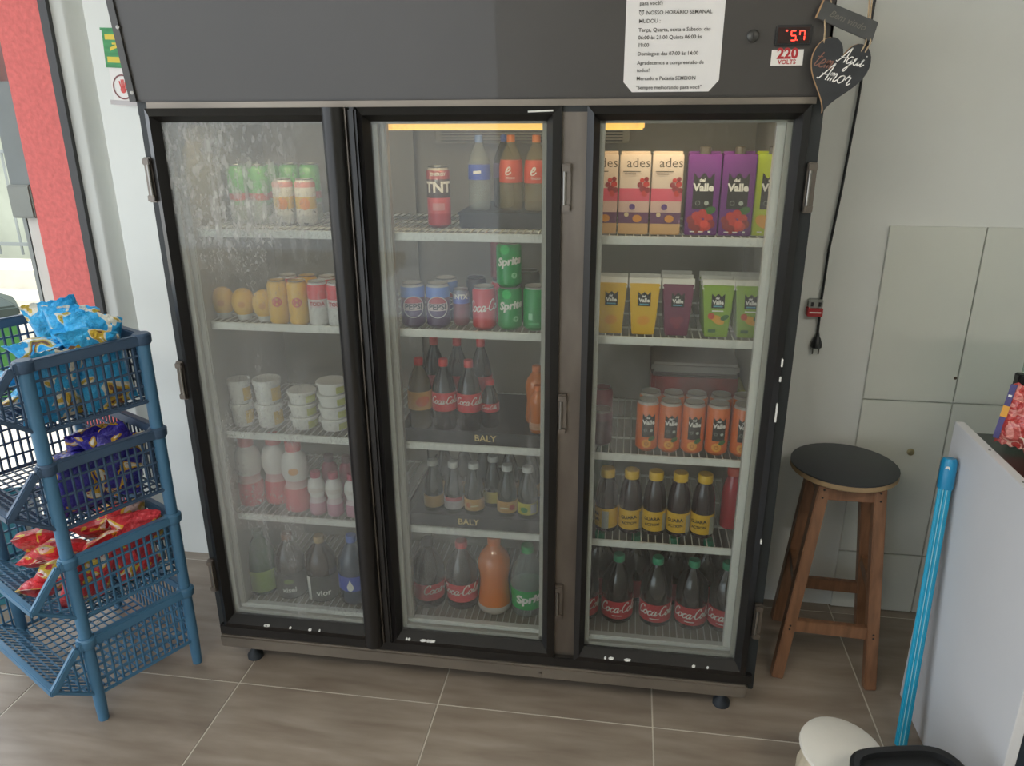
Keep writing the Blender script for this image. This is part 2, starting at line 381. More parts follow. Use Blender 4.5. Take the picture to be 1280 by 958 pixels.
# ceiling tube fixtures added out of view to brighten the shop
for i, (x, y) in enumerate(((.2, -2.6), (2.6, -2.2))):
    f = thing('added_ceiling_lamp', 'added white twin tube ceiling lamp, out of view, over the %s' % ('doorway side' if i == 0 else 'counter side'), 'lamp', (x, y, 2.85), 0)
    MB().box(-.65, .65, -.09, .09, -.05, 0).build('housing', M_white, f)
    for s in (-1, 1):
        MB().tube([(-.6, s*.05, -.075), (.6, s*.05, -.075)], .014, 10).build('tube', emis('added_tube_glow', 'fff6e6', 28), f)
    ld = bpy.data.lights.new('added_ceiling_light', 'AREA'); ld.shape = 'RECTANGLE'; ld.size = 1.2; ld.size_y = .16; ld.energy = ADDED_LAMP_POWER; ld.color = (1, .96, .88)
    lo = bpy.data.objects.new('added_ceiling_light', ld); C.objects.link(lo); lo.parent = f; lo.location = (0, 0, -.1)

# =================================================================== the fridge
FX0, FX1 = -.06, 1.635
Z = [1.4295, 1.163, .82, .54, .197]          # shelf levels
fr = thing('display_fridge', 'tall black three door glass display fridge full of drinks', 'fridge')
# outer shell: left, right, back, top, base
sh = MB().box(FX0, FX0+.05, .0, .6, .13, 2.05).box(FX1-.05, FX1, .0, .6, .13, 2.05).box(FX0, FX1, .56, .6, .13, 2.05).box(FX0, FX1, .0, .6, 1.76, 2.05).box(FX0, FX1, .02, .6, .10, .15)
sh.build('cabinet_shell', M_body, fr)
MB().box(FX0+.05, FX1-.05, .545, .559, .15, 1.76).box(FX0+.05, FX0+.064, .03, .545, .15, 1.76).box(FX1-.064, FX1-.05, .03, .545, .15, 1.76).box(FX0+.05, FX1-.05, .03, .545, 1.735, 1.759).box(FX0+.05, FX1-.05, .03, .545, .151, .19).build('liner', M_liner, fr)
MB().box(-.02, 1.59, .022, .048, .175, .232).build('liner_sill', M_white, fr, bevel=.003)
# header leaning slightly forward
hd = MB().add([(FX0, -.02, 1.768), (1.62, -.02, 1.768), (1.628, -.05, 2.08), (FX0-.008, -.05, 2.08), (FX0, .02, 1.768), (1.62, .02, 1.768), (1.628, .02, 2.08), (FX0-.008, .02, 2.08)],
              [(0, 1, 2, 3), (7, 6, 5, 4), (0, 4, 5, 1), (1, 5, 6, 2), (2, 6, 7, 3), (3, 7, 4, 0)]).build('header_panel', M_head, fr, bevel=.004)
ef = MB().bar((FX0+.004, -.024, 1.768), (FX0-.004, -.053, 2.08), .018, .006, (0, 1, 0)).build('edge_strip', mat('header_edge', '4c4b4a', .4, metal=.3), hd)
for z in (1.79, 1.94):
    s_ = MB().lathe([(.006, 0), (.005, .004), (0.001, .005)], 10); s_.v = [(x, -zz, y) for x, y, zz in s_.v]
    s_ = s_.build('screw', M_chrome, hd); s_.location = (FX0+.006, -.023-.1*(z-1.768), z)
MB().box(FX0+.03, FX1-.02, -.012, .0, 1.752, 1.767).build('top_trim', M_rail, fr)
MB().box(FX0, FX1, -.005, .03, 1.735, 1.768).build('lintel', M_body, fr)
for x0, x1 in ((FX0, -.02), (1.59, FX1)): MB().box(x0, x1, -.006, .03, .11, 1.74).build('jamb', M_body, fr, bevel=.003)
for x0, x1, mm in ((.45, .56, M_body), (1.02, 1.12, M_steel)): MB().box(x0, x1, -.006, .04, .14, 1.74).build('mullion', mm, fr, bevel=.002)
MB().box(FX0+.01, FX1-.01, -.022, .03, .138, .172).build('sill', M_black, fr, bevel=.003)
MB().box(FX0+.01, FX1-.02, -.03, .03, .092, .138).build('kick_rail', M_rail, fr, bevel=.006)
MB().tube([(1.0, -.031, .115), (1.0, -.036, .115)], .005, 8).build('screw', M_chrome, fr)
for x in (.02, 1.557):
    for y in (.05, .5):
        f = MB().lathe([(.026, 0), (.026, .012), (.012, .03), (.012, .10)], 16, (x, y, 0)).build('foot', M_rubber, fr)

def hinge(x, z, par, side):
    h = MB().box(x-.011, x+.011, -.02, -.006, z-.058, z+.058).build('hinge', M_steel, par, bevel=.002)
    MB().tube([(x-.004*side, -.024, z-.04), (x-.004*side, -.024, z+.04)], .0045, 10).build('hinge_pin', M_chrome, par)
    for s in (-1, 1): MB().box(x-.010, x+.010, -.028, -.018, z+s*.047-.008, z+s*.047+.008).build('hinge_knuckle', M_steel, par, bevel=.002)

def door(ox0, ox1, gx0, gx1, glass, lab, hz, hside):
    z0, z1, g0, g1 = .168, 1.752, .212, 1.718
    d = MB()
    def quad_frame(mb, ax0, ax1, az0, az1, bx0, bx1, bz0, bz1, ya, yb):
        """bevelled picture-frame profile"""
        A = [(ax0, az0), (ax1, az0), (ax1, az1), (ax0, az1)]; B = [(bx0, bz0), (bx1, bz0), (bx1, bz1), (bx0, bz1)]
        mid = [((a[0]*.45+b[0]*.55), (a[1]*.45+b[1]*.55)) for a, b in zip(A, B)]
        V = [(x, 0.0, z) for x, z in A]+[(x, ya, z) for x, z in A]+[(x, yb, z) for x, z in mid]+[(x, -.008, z) for x, z in B]+[(x, .002, z) for x, z in B]
        F = []
        for r in range(4):
            for k in range(4): F.append((r*4+k, r*4+(k+1) % 4, (r+1)*4+(k+1) % 4, (r+1)*4+k))
        for k in range(4): F.append((16+k, 16+(k+1) % 4, (k+1) % 4, k))
        mb.add(V, F)
    quad_frame(d, ox0, ox1, z0, z1, gx0, gx1, g0, g1, -.022, -.034)
    do = d.build('door', M_black, fr, ang=25); tag(do, lab)
    MB().box(gx0-.004, gx1+.004, -.006, -.001, g0-.004, g1+.004).build('glass', glass, do)
    gk = MB()
    for a in ((gx0-.005, gx0+.012, g0, g1), (gx1-.012, gx1+.005, g0, g1), (gx0, gx1, g0-.004, g0+.01), (gx0, gx1, g1-.006, g1+.004)):
        gk.box(a[0], a[1], .004, .018, a[2], a[3])
    gk.build('gasket', mat('gasket_grey', 'a9a69c', .6), do)
    for z in hz: hinge(gx1+.05 if hside > 0 else gx0-.048, z, do, hside)
    return do
G_left = foggy('misted_glass_heavy', .07, .15, .10, .18, 3.1, (.09, 1.62, .36, .12, .30))
G_mid = foggy('misted_glass_medium', .03, .09, .10, .08, 11.7, (.60, .75, .40, .05, .06))
G_right = foggy('misted_glass_light', .02, .07, .09, .05, 23.9, (1.16, .9, .35, .05, .05))
d1 = door(-.032, .475, 0, .4444, G_left, 'left black framed door with heavily misted glass', (1.574, 1.012, .357), -1)
d2 = door(.535, 1.040, .5629, 1.003, G_mid, 'middle black framed door with misted glass', (1.562, .967, .366), 1)
d3 = door(1.100, 1.605, 1.1303, 1.572, G_right, 'right black framed door with clearer glass', (1.567, .36), 1)
# round vertical handle profile on the left door, and the stop on the middle door
MB().tube([(.478, -.035, .168), (.478, -.035, 1.752)], .028, 16).build('handle_profile', M_black, d1)
MB().box(.51, .533, -.03, -.006, .168, 1.752).build('edge_profile', M_black, d2, bevel=.006)
MB().box(.506, .509, -.034, -.006, .17, 1.75).build('edge_trim', M_steel, d2)
# chips of paint and frost along the door edges
chip = mat('chipped_paint', 'd7d7d2', .7)
for d, (xa, xb) in ((d1, (.1, .4)), (d2, (.57, .7)), (d3, (1.14, 1.5))):
    for i in range(5):
        x = random.uniform(xa, xb); wv = random.uniform(.004, .02)
        MB().prism([(x, .196), (x+wv*.3, .191), (x+wv, .193), (x+wv*1.2, .199), (x+wv*.5, .201)], -.0345, -.031).build('paint_chip', chip, d)
for z, h_ in ((1.13, .02), (1.09, .012), (.98, .05), (.62, .012)):
    MB().box(1.602, 1.606, -.03, -.0, z, z+h_).build('paint_chip', chip, d3)
MB().prism([(.96, 1.737), (1.02, 1.739), (1.02, 1.743), (.96, 1.741)], -.0335, -.03).build('paint_chip', chip, d2)
# lamp, its warm diffuser, evaporator
LM = emis('fridge_lamp_glow', 'f2bd5e', FRIDGE_LAMP)
for x0, x1 in ((.42, .445), (.565, 1.0), (1.10, 1.235)): MB().box(x0, x1, .06, .10, 1.696, 1.716).build('lamp_tube', LM, fr, bevel=.004)
MB().box(.0, 1.58, .055, .11, 1.716, 1.736).build('lamp_holder', M_white, fr)
for x0, x1 in ((.05, .42), (.60, .97), (1.14, 1.51)):
    ld = bpy.data.lights.new('fridge_lamp_light', 'AREA'); ld.shape = 'RECTANGLE'; ld.size = x1-x0; ld.size_y = .04; ld.energy = FRIDGE_WATT; ld.color = (1, .80, .48)
    lo = bpy.data.objects.new('fridge_lamp_light', ld); C.objects.link(lo); lo.parent = fr; lo.location = ((x0+x1)/2, .08, 1.694); lo.rotation_euler = (R(32), 0, 0)
ev = MB().box(.64, 1.2, .33, .53, 1.655, 1.734).build('evaporator_cover', mat('evaporator_grey', '7f7d74', .5), fr, bevel=.006)
for i in range(9): MB().box(.66, 1.18, .326, .331, 1.66+i*.008, 1.663+i*.008).build('louvre', M_rubber, ev)
# pale inner jambs seen through the glass
for x0, x1, mm in ((.0, .030, M_liner), (.563, .592, M_liner), (1.540, 1.574, M_white)): MB().box(x0, x1, .020, .048, .232, 1.735).build('inner_jamb', mm, fr, bevel=.003)
# shelves
SX = ((.0, .5), (.525, 1.055), (1.09, 1.565))
bary = MB()
for (x0, x1) in SX:
    for z in Z[:4]:
        s_ = MB().box(x0, x1, .052, .06, z-.014, z+.008).build('shelf', M_lip, fr, bevel=.002)
        g = MB()
        n = int((x1-x0)/.021)
        for i in range(n+1):
            x = x0+.004+(x1-x0-.008)*i/n; g.box(x-.0013, x+.0013, .06, .53, z-.003, z)
        for y in (.2, .36, .525): g.box(x0, x1, y-.003, y+.003, z-.008, z-.003)
        tag(g.build('wire_grid', M_lip, s_), kind='stuff')
    s_ = MB().box(x0, x1, .055, .062, .188, .203).build('shelf', M_lip, fr, bevel=.002)
    g = MB(); n = int((x1-x0)/.021)
    for i in range(n+1):
        x = x0+.004+(x1-x0-.008)*i/n; g.box(x-.0013, x+.0013, .062, .53, Z[4]-.004, Z[4])
    tag(g.build('wire_grid', M_lip, s_), kind='stuff')
for x in (.5125, 1.0725):
    for y in (.08, .53):
        MB().box(x-.008, x+.008, y-.006, y+.006, .19, 1.735).build('shelf_upright', M_liner, fr)

# header fittings
def hy(z): return -.02-.03*(z-1.768)/.312
lk = MB().lathe([(.013, 0), (.013, .006), (.009, .009)], 20); lk.v = [(x, -zz, y) for x, y, zz in lk.v]
lk = lk.build('key_lock', mat('lock_metal', '4b4b49', .4, metal=.7), fr); lk.location = (1.46, hy(1.893), 1.893)
MB().box(-.0015, .0015, -.0105, -.008, -.006, .006).build('key_slot', M_ink, lk)
dp = MB().box(1.506, 1.585, hy(1.89)-.006, hy(1.89)+.01, 1.872, 1.914).build('temperature_display', M_blackpl, fr, bevel=.003)
MB().box(1.512, 1.579, hy(1.89)-.0068, hy(1.89)-.005, 1.877, 1.909).build('window', mat('display_window', '2c1512', .25), dp)
seg = {'5': 'afgcd', '7': 'abcf'}
SEG = MB(); yy = hy(1.89)-.0075
def segbar(x, z, w_, h_): SEG.box(x-w_/2, x+w_/2, yy, yy+.001, z-h_/2, z+h_/2)
for ch, cx in (('5', 1.545), ('7', 1.563)):
    for q in seg[ch]:
        x, z, w_, h_ = {'a': (0, .0095, .009, .0022), 'g': (0, 0, .009, .0022), 'd': (0, -.0095, .009, .0022), 'f': (-.005, .005, .0022, .008), 'b': (.005, .005, .0022, .008), 'c': (.005, -.005, .0022, .008), 'e': (-.005, -.005, .0022, .008)}[q]
        segbar(cx+x, 1.892+z, w_, h_)
segbar(1.530, 1.902, .004, .003); segbar(1.5535, 1.883, .0022, .0022)
SEG.build('digits', emis('red_led', 'ff3a2c', 3.5), dp)
st = MB().box(1.504, 1.572, hy(1.85)-.0014, hy(1.85)+.004, 1.832, 1.868).build('voltage_sticker', M_inkw, fr); tag(st, 'white sticker with red 220 VOLTS lettering')
wrapped(text2d('220', .030, bold=.0012), 1, 1.538, 1.856, flat=True, y=hy(1.85)-.0014).build('lettering', mat('print_red', 'b3262b', .5), st)
wrapped(text2d('VOLTS', .013, bold=.0003), 1, 1.538, 1.839, flat=True, y=hy(1.85)-.0014).build('lettering', MATS['print_red'], st)

# =================================================================== paper notice
pn = thing('paper_notice', 'white printed opening hours notice with cut corners taped to the fridge header', 'notice', (0, 0, 0))
tilt = Matrix.Translation((1.288, hy(1.78)-.0012, 1.78)) @ Matrix.Rotation(math.atan(.03/.312), 4, 'X')
W2 = .107
pm = MB().prism([(-W2+.02, 0), (W2-.021, 0), (W2, .024), (W2, .29), (-W2, .29), (-W2, .022)], -.0004, .0004)
pm.v = [tuple(tilt @ Vector(v)) for v in pm.v]; pm.build('sheet', mat('paper', 'e6e4e2', .8, var=.02, scale=12), pn)
lines = [('da nossa casa é atender o melhor', .1985), ('para você!)', .1835), ('     NOSSO HORÁRIO SEMANAL', .1645), ('MUDOU :', .148), ('Terça, Quarta, sexta e Sábado: das', .130), ('06:00 às 21:00 Quinta 06:00 às', .1145), ('19:00', .099),
         ('Domingos: das 07:00 às 14:00', .081), ('Agradecemos a compreensão de', .062), ('todos!', .0465), ('Mercado e Padaria SEMEION', .029), ('"Sempre melhorando para você"', .0095)]
for s_, z in lines:
    m_ = wrapped(text2d(s_, .0112, bold=.00012, align='LEFT'), 1, -.078, z, flat=True, y=-.0008); m_.v = [tuple(tilt @ Vector(v)) for v in m_.v]
    m_.build('lettering', mat('print_grey', '55534f', .7), pn)
ck = MB()
for mm in (wrapped(disc2d(.0048, 20, .0040), 1, -.073, .1645, flat=True, y=-.0008), wrapped(rect2d(.001, .004, 1), 1, -.073, .166, flat=True, y=-.0008), wrapped(rect2d(.003, .001, 1), 1, -.0718, .1645, flat=True, y=-.0008), wrapped(disc2d(.0016, 10), 1, -.0768, .1692, flat=True, y=-.0008), wrapped(disc2d(.0016, 10), 1, -.0692, .1692, flat=True, y=-.0008)):
    ck.add(mm.v, mm.f)
ck.v = [tuple(tilt @ Vector(v)) for v in ck.v]; ck.build('clock_symbol', MATS['print_grey'], pn)

# =================================================================== heart and plaque on twine
M_slate = mat('chalk_black_wood', '2f3133', .7, var=.15, scale=25)
M_edge = mat('raw_mdf_edge', 'b08d67', .8)
M_twine = mat('twine', 'b09a7b', .9, var=.2, scale=200)
HY = -.062
hs = thing('hanging_heart_sign', 'dark wooden heart sign and small plaque hung on twine at the fridge corner', 'sign', (0, 0, 0))
A0 = Vector((1.641, HY, 1.818))
def heartpt(t): return (.061*math.sin(t)**3, .0052*(13*math.cos(t)-5*math.cos(2*t)-2*math.cos(3*t)-math.cos(4*t)))
ha = R(-14)
hp = [heartpt(2*math.pi*k/56) for k in range(56)]
hp = [(x*math.cos(ha)-z*math.sin(ha), x*math.sin(ha)+z*math.cos(ha)) for x, z in hp]
ho = MB().prism([(A0.x+x, A0.z+z) for x, z in hp], HY+.0006, HY+.0066).build('heart', M_slate, hs)
MB().prism([(A0.x-.0014+x*1.004, A0.z+z*1.004) for x, z in hp], HY+.0012, HY+.0064).build('raw_edge', M_edge, ho)
M_chalk = mat('white_chalk_paint', 'f2f0ea', .6)
wrapped(script2d('Aqui', .0150, .0023), 1, A0.x+.026, A0.z+.022, flat=True, y=HY+.0006, rot=R(-14)).build('lettering', M_chalk, ho)
wrapped(script2d('Amor', .0172, .0025), 1, A0.x-.003, A0.z-.012, flat=True, y=HY+.0006, rot=R(-14)).build('lettering', M_chalk, ho)
wrapped(script2d('tem', .0165, .0024), 1, A0.x-.029, A0.z+.017, flat=True, y=HY+.0006, rot=R(-14)).build('lettering', mat('brown_paint', '8a5f50', .6), ho)
pq = [(1.596, 1.958), (1.711, 1.913), (1.703, 1.874), (1.584, 1.924)]
po = MB().prism([(x, z) for x, z in reversed(pq)], HY, HY+.006).build('plaque', mat('grey_slate_wood', '4a4b4a', .75, var=.12, scale=30), hs, bevel=.001)
MB().prism([(1.5935, 1.9585), (1.5965, 1.9585), (1.5845, 1.9235), (1.5815, 1.9235)], HY+.0005, HY+.006).build('raw_edge', M_edge, po)
wrapped(text2d('Bem vindo', .019, shear=.3), 1, 1.648, 1.917, flat=True, y=HY, rot=R(-22)).build('lettering', mat('faint_gold_paint', '6d6a60', .6), po)
for pts in ([(1.60, HY+.003, 1.93), (1.604, HY-.002, 1.90), (1.606, HY+.003, 1.868)], [(1.692, HY+.003, 1.885), (1.690, HY-.002, 1.872), (1.683, HY+.003, 1.852)], [(1.700, HY+.003, 1.885), (1.700, HY-.002, 1.872), (1.690, HY+.003, 1.850)],
            [(1.612, HY+.003, 1.945), (1.603, HY+.006, 2.0), (1.61, -.04, 2.078)], [(1.690, HY+.003, 1.915), (1.686, HY+.006, 1.98), (1.66, -.04, 2.078)], [(1.694, HY+.003, 1.915), (1.692, HY+.006, 1.98), (1.655, -.04, 2.078)]):
    MB().tube(pts, .0016, 6).build('twine', M_twine, hs)
MB().tube([(1.635, -.05, 2.08), (1.635, .0, 2.08)], .03, 8).build('twine_knot', M_twine, hs)

# =================================================================== power cord, adaptor, poster
co = thing('power_cord', 'black power cord hanging down the wall ending in a two pin plug', 'cord')
CY = WY-.012
pts = [(1.885, CY, 2.25), (1.872, CY, 2.0), (1.864, CY-.004, 1.75), (1.852, CY, 1.5), (1.838, CY-.002, 1.32), (1.836, CY, 1.15), (1.838, CY, 1.045)]
MB().tube(pts, .0042, 8).build('cable', M_blackpl, co)
MB().lathe([(.004, .05), (.007, .035), (.011, .03), (.017, .012), (.018, 0), (.012, -.004)], 16, (1.838, CY-.004, 1.0)).build('plug', M_blackpl, co)
for s in (-1, 1): MB().tube([(1.838+s*.0095, CY-.004, 1.0), (1.838+s*.0095, CY-.004, .975)], .0024, 8).build('pin', M_chrome, co)
ad = thing('wall_socket_adaptor', 'small clear wall socket box with a red band behind the cord', 'socket', (1.818, WY, 1.131))
MB().box(-.022, .022, -.028, 0, .002, .03).build('clear_cover', clearplastic('clear_cover', 'd9dcd6', .45), ad, bevel=.003)
MB().box(-.024, .024, -.03, 0, -.026, .002).build('red_band', mat('red_label', 'a8292b', .5), ad, bevel=.002)
for s in (-1, 1): MB().box(s*.012-.004, s*.012+.004, -.03, -.006, .008, .022).build('contact', M_blackpl, ad)
MB().box(-.018, .018, -.0307, -.029, -.014, -.010).build('print_line', M_inkw, ad)

ps = thing('wall_poster', 'green and white safety leaflet with a red hand in a ring on the wall', 'poster', (-.485, WY-.006, 1.88), 0)
ps.rotation_euler = (0, R(3), R(-6))
MB().box(-.085, .085, -.002, .0, -.115, .005).build('sheet', mat('poster_white', 'e4e0dc', .7), ps)
MB().box(-.085, .085, -.0035, -.001, .005, .125).build('green_panel', mat('poster_green', '3f8f57', .6, var=.3, scale=14, stretch=(1, 1, 4)), ps)
for z, x, w_, h_ in ((.100, .0, .075, .008), (.080, .01, .06, .003), (.030, -.02, .055, .009)): MB().box(x-w_, x+.03, -.0042, -.003, z-h_, z+h_).build('yellow_band', mat('poster_yellow', 'd9c243', .6), ps)
MB().add([(x, -.0042+dy, .062+.018*math.sin((x+.06)*22)+dz) for dy in (0, .001) for dz in (-.005, .005) for x in [-.06+.012*i for i in range(11)]],
   [(i, i+1, 12+i, 11+i) for i in range(10)]).build('swoosh', MATS['poster_yellow'], ps)
wrapped(disc2d(.040, 32, .035), 1, -.028, -.055, flat=True, y=-.002).build('ring', mat('poster_maroon', '7d4a4a', .6), ps)
hm = MB()
for s2, x, z, rt in ((disc2d(.011, 16), 0, -.064, 0), (rect2d(.005, .022, 1), -.010, -.047, .25), (rect2d(.005, .026, 1), -.0035, -.044, .08), (rect2d(.005, .026, 1), .003, -.044, -.06), (rect2d(.005, .022, 1), .009, -.048, -.25), (rect2d(.005, .018, 1), .013, -.062, -.9)):
    q = wrapped(s2, 1, x-.028, z, flat=True, y=-.002, rot=rt); hm.add(q.v, q.f)
hm.build('hand_symbol', mat('poster_red', 'd0504c', .6), ps)
MB().box(-.085, .085, -.0035, -.001, -.113, -.098).build('foot_line', mat('poster_grey', 'b9b4b4', .7), ps)
MB().box(-.09, .09, -.005, .001, .121, .128).build('top_fold', MATS['poster_green'], ps)

# =================================================================== products
def face(x, y, f=.6): return -math.atan2(x-CAM.x, y-CAM.y)*f
def can(x, y, z, r, h, paint, label, group, marks=(), rz=None, lid=True):
    t = thing('drink_can', label, 'can', (x, y, z), face(x, y) if rz is None else rz, group)
    prof = [(r*.70, 0), (r*.78, .002), (r, .010), (r, h-.013), (r*.82, h-.004), (r*.84, h-.001)]
    link('body', cached(('can', r, h, paint.name), lambda: MB().lathe(prof, 24).mesh('can_body', paint)), t)
    link('lid', cached(('canlid', r, h), lambda: MB().lathe([(r*.84, h-.003), (r*.86, h), (r*.78, h), (r*.75, h-.005), (.001, h-.005)], 24).mesh('can_lid', M_silver)), t)
    if lid: link('pull_tab', cached(('tab', r, h), lambda: MB().box(-.006, .006, -.014, .008, h-.005, h-.0035).mesh('pull_tab', M_silver)), t)
    for k, (nm, d2, mx, mz, mm, rot) in enumerate(marks):
        link(nm, cached(('canmark', label, k, r), lambda: wrapped(d2, r, mx, mz, .0005+.0003*k, rot=rot).mesh(nm, mm)), t)
    return t

BOT = {  # outline, as share of height; radius share
 'pet': [(.72, 0), (.86, .01), (.98, .04), (1, .08), (1, .50), (.985, .58), (.90, .68), (.68, .78), (.42, .86), (.30, .905), (.30, .94)],
 'waist': [(.75, 0), (.92, .02), (1, .06), (1, .12), (.90, .30), (.86, .42), (.93, .54), (1, .62), (.97, .70), (.78, .79), (.48, .86), (.33, .905), (.33, .94)],
 'soda': [(.72, 0), (.86, .01), (.96, .04), (.96, .10), (.90, .17), (.93, .24), (1, .32), (1, .50), (.97, .58), (.82, .70), (.58, .80), (.38, .87), (.32, .905), (.32, .94)],
 'long': [(.80, 0), (.95, .01), (1, .04), (1, .42), (.97, .52), (.78, .66), (.56, .78), (.42, .86), (.40, .90), (.40, .93)],
 'round': [(.80, 0), (.95, .01), (1, .05), (1, .44), (.98, .56), (.90, .68), (.74, .78), (.56, .85), (.54, .88), (.54, .91)],
 'yog': [(.85, 0), (.98, .02), (1, .06), (.98, .30), (.80, .38), (.82, .44), (1, .54), (1, .68), (.88, .78), (.52, .85), (.50, .87), (.50, .90)]}
def bottle(name, x, y, z, r, h, shape, liquid, cap, lab, label, group=None, marks=(), rz=None, capr=None, cat='bottle'):
    """lab = (from, to, material) share of height"""
    t = thing(name, label, cat, (x, y, z), face(x, y) if rz is None else rz, group)
    P = BOT[shape]
    link('body', cached(('bot', shape, r, h, liquid.name), lambda: MB().lathe([(a*r, b*h) for a, b in P], 24).mesh('bottle_body', liquid, 50)), t)
    cr_ = capr or P[-1][0]*r*1.18
    c0 = P[-1][1]-.035
    link('cap', cached(('cap', shape, r, h, cap.name), lambda: MB().lathe([(cr_*.98, c0*h), (cr_, (c0+.01)*h), (cr_, .985*h), (cr_*.9, h), (.001, h)], 20).mesh('cap', cap)), t)
    if lab:
        za, zb, lm = lab
        def rad(q):
            for (a0, b0), (a1, b1) in zip(P, P[1:]):
                if b0 <= q <= b1: return r*(a0+(a1-a0)*(q-b0)/max(1e-6, b1-b0))
            return r*P[-1][0]
        lo = link('label_sleeve', cached(('lab', shape, r, h, za, zb, lm.name), lambda: MB().lathe([(rad(za+(zb-za)*k/6)+.0008, (za+(zb-za)*k/6)*h) for k in range(7)], 24, caps=False).mesh('label_sleeve', lm)), t)
        rr = rad((za+zb)/2)+.0008
        for k, (nm, d2, mx, mz, mm, rot) in enumerate(marks):
            def mk():
                q = wrapped(d2, rr, mx, mz, 0, rot=rot); out = []
                for vx, vy, vz in q.v: f_ = (rad(min(.99, max(0, vz/h)))+.0016+.0003*k)/rr; out.append((vx*f_, vy*f_, vz))
                q.v = out; return q.mesh(nm, mm)
            link(nm, cached(('botmark', label, k, r), mk), lo)
    return t

white, black = M_inkw, M_ink
red = mat('soda_red', 'c4202b', .4); redcap = mat('cap_red', 'd02a2c', .4); grn = mat('lemon_green', '0f9a4a', .35)
cola = mat('cola_liquid', '150d0c', .12, coat=.5, spec=.6); orange_l = mat('orange_soda', 'd9731c', .15, coat=.5)
clear = clearplastic('clear_pet', 'c9d2cf', .24)
gcap = mat('cap_green', '169b52', .4); tcap = mat('cap_teal', '2a8d66', .45); ycap = mat('cap_yellow', 'e0b526', .4)
bcap = mat('cap_blue', '2d5fc0', .4); ocap = mat('cap_orange', 'f08019', .4); wcap = mat('cap_white', 'cfd0cc', .45); brcap = mat('cap_brown', '7a4a2a', .5)
mud = mat('cap_mustard', '9c7a2c', .5)

# --- left section
g_green = zprint('can_green_print', .168, [(0, 'b9c2b4'), (.32, '8fb98c'), (.40, 'd05a4c'), (.52, '58b04c'), (.95, '4da646')])
for i, x in enumerate((.058, .122)):
    can(x, .25, Z[0], .030, .168, g_green, ('tall green energy drink can with a red band, next to the shelf end' if i == 0 else 'tall green energy drink can beside the orange and white cans'), 'green cans on the upper shelf',
        [] if i else [('emblem', disc2d(.009, 16, sx=2.2), .0, .075, mat('emblem_red', 'd44a3e', .4), 0)])
for i in range(4):
    can(.06+.064*i, .322, Z[0], .030, .168, g_green, 'tall green energy drink can in the back row behind mist', 'green cans in the back row')
g_or = zprint('can_orange_white_print', .132, [(0, 'cfcfcb'), (.22, 'e4e2dc'), (.36, 'd9b33c'), (.62, 'dcdad4'), (.82, 'd98a86'), (.93, 'd8d6d0')])
for i, x in enumerate((.207, .275)):
    can(x, .225, Z[0], .030, .132, g_or, 'white can with orange splash, %s' % ('next to the green cans' if i == 0 else 'last of the row by the door handle'), 'orange and white cans',
        [('splash', disc2d(.017, 18, sx=.9), .0, .062, mat('splash_orange', 'e08a2c', .4), 0), ('stripe', rect2d(.012, .05, 3), .013, .022, mat('stripe_dark', '3f3b38', .5), -.7)])
g_yl = zprint('can_yellow_print', .13, [(0, 'd8a51e'), (.06, 'e6b325'), (.94, 'd5a93c')])
for i, x in enumerate((.222, .282)):
    can(x, .09, Z[1], .0285, .13, g_yl, 'yellow can with red emblem, %s' % ('beside the round yellow pots' if i == 0 else 'beside the red and white cans'), 'yellow cans',
        [('emblem', disc2d(.014, 18, .010), 0, .07, mat('emblem_red', 'd44a3e', .4), 0), ('lettering', text2d('M', .022, bold=.001), 0, .07, MATS['emblem_red'], 0)])
g_rw = zprint('can_red_white_print', .13, [(0, 'd4d3d0'), (.62, 'd8404c'), (.93, 'cfcfcf')])
for i, x in enumerate((.343, .400)):
    can(x, .088, Z[1], .0285, .13, g_rw, 'white can with red top and red lettering, %s' % ('beside the yellow can' if i == 0 else 'against the door edge'), 'red and white cans',
        [('panel', rect2d(.05, .02, 8), 0, .068, mat('panel_pink', 'd9c3c3', .5), 0), ('lettering', text2d('TODA', .015, bold=.0006), 0, .068, mat('print_red', 'b3262b', .5), 0)])
for i, x in enumerate((.222, .282, .343, .402)):
    can(x, .165, Z[1], .0285, .13, g_yl if i in (1, 3) else g_rw, ('yellow' if i in (1, 3) else 'red and white')+' can in the second row, %s' % ('third' if i == 2 else 'at the end' if i == 3 else 'first' if i == 0 else 'second')+' from the round yellow pots', 'second row cans')
# round yellow pots
M_ypot = mat('pot_yellow', 'dfae2c', .45)
def pot(x, y, label):
    t = thing('round_pot', label, 'pot', (x, y, Z[1]), face(x, y), 'round yellow pots')
    link('base', cached('potbase', lambda: MB().lathe([(.018, 0), (.02, .004), (.023, .018)], 20).mesh('pot_base', M_white)), t)
    link('body', cached('potbody', lambda: MB().lathe([(.022, .016), (.030, .028), (.034, .048), (.032, .066), (.024, .082), (.012, .090), (.001, .091)], 24).mesh('pot_body', M_ypot)), t)
    link('emblem', cached('potmark', lambda: wrapped(disc2d(.010, 14), .034, 0, .05, .0012).mesh('emblem', mat('pot_emblem', 'c98a1f', .5))), t)
for i, x in enumerate((.022, .092, .162)): pot(x, .14-.01*i, 'small round yellow pot with white base, %s' % ('at the shelf end', 'between two others', 'beside the yellow can')[i])
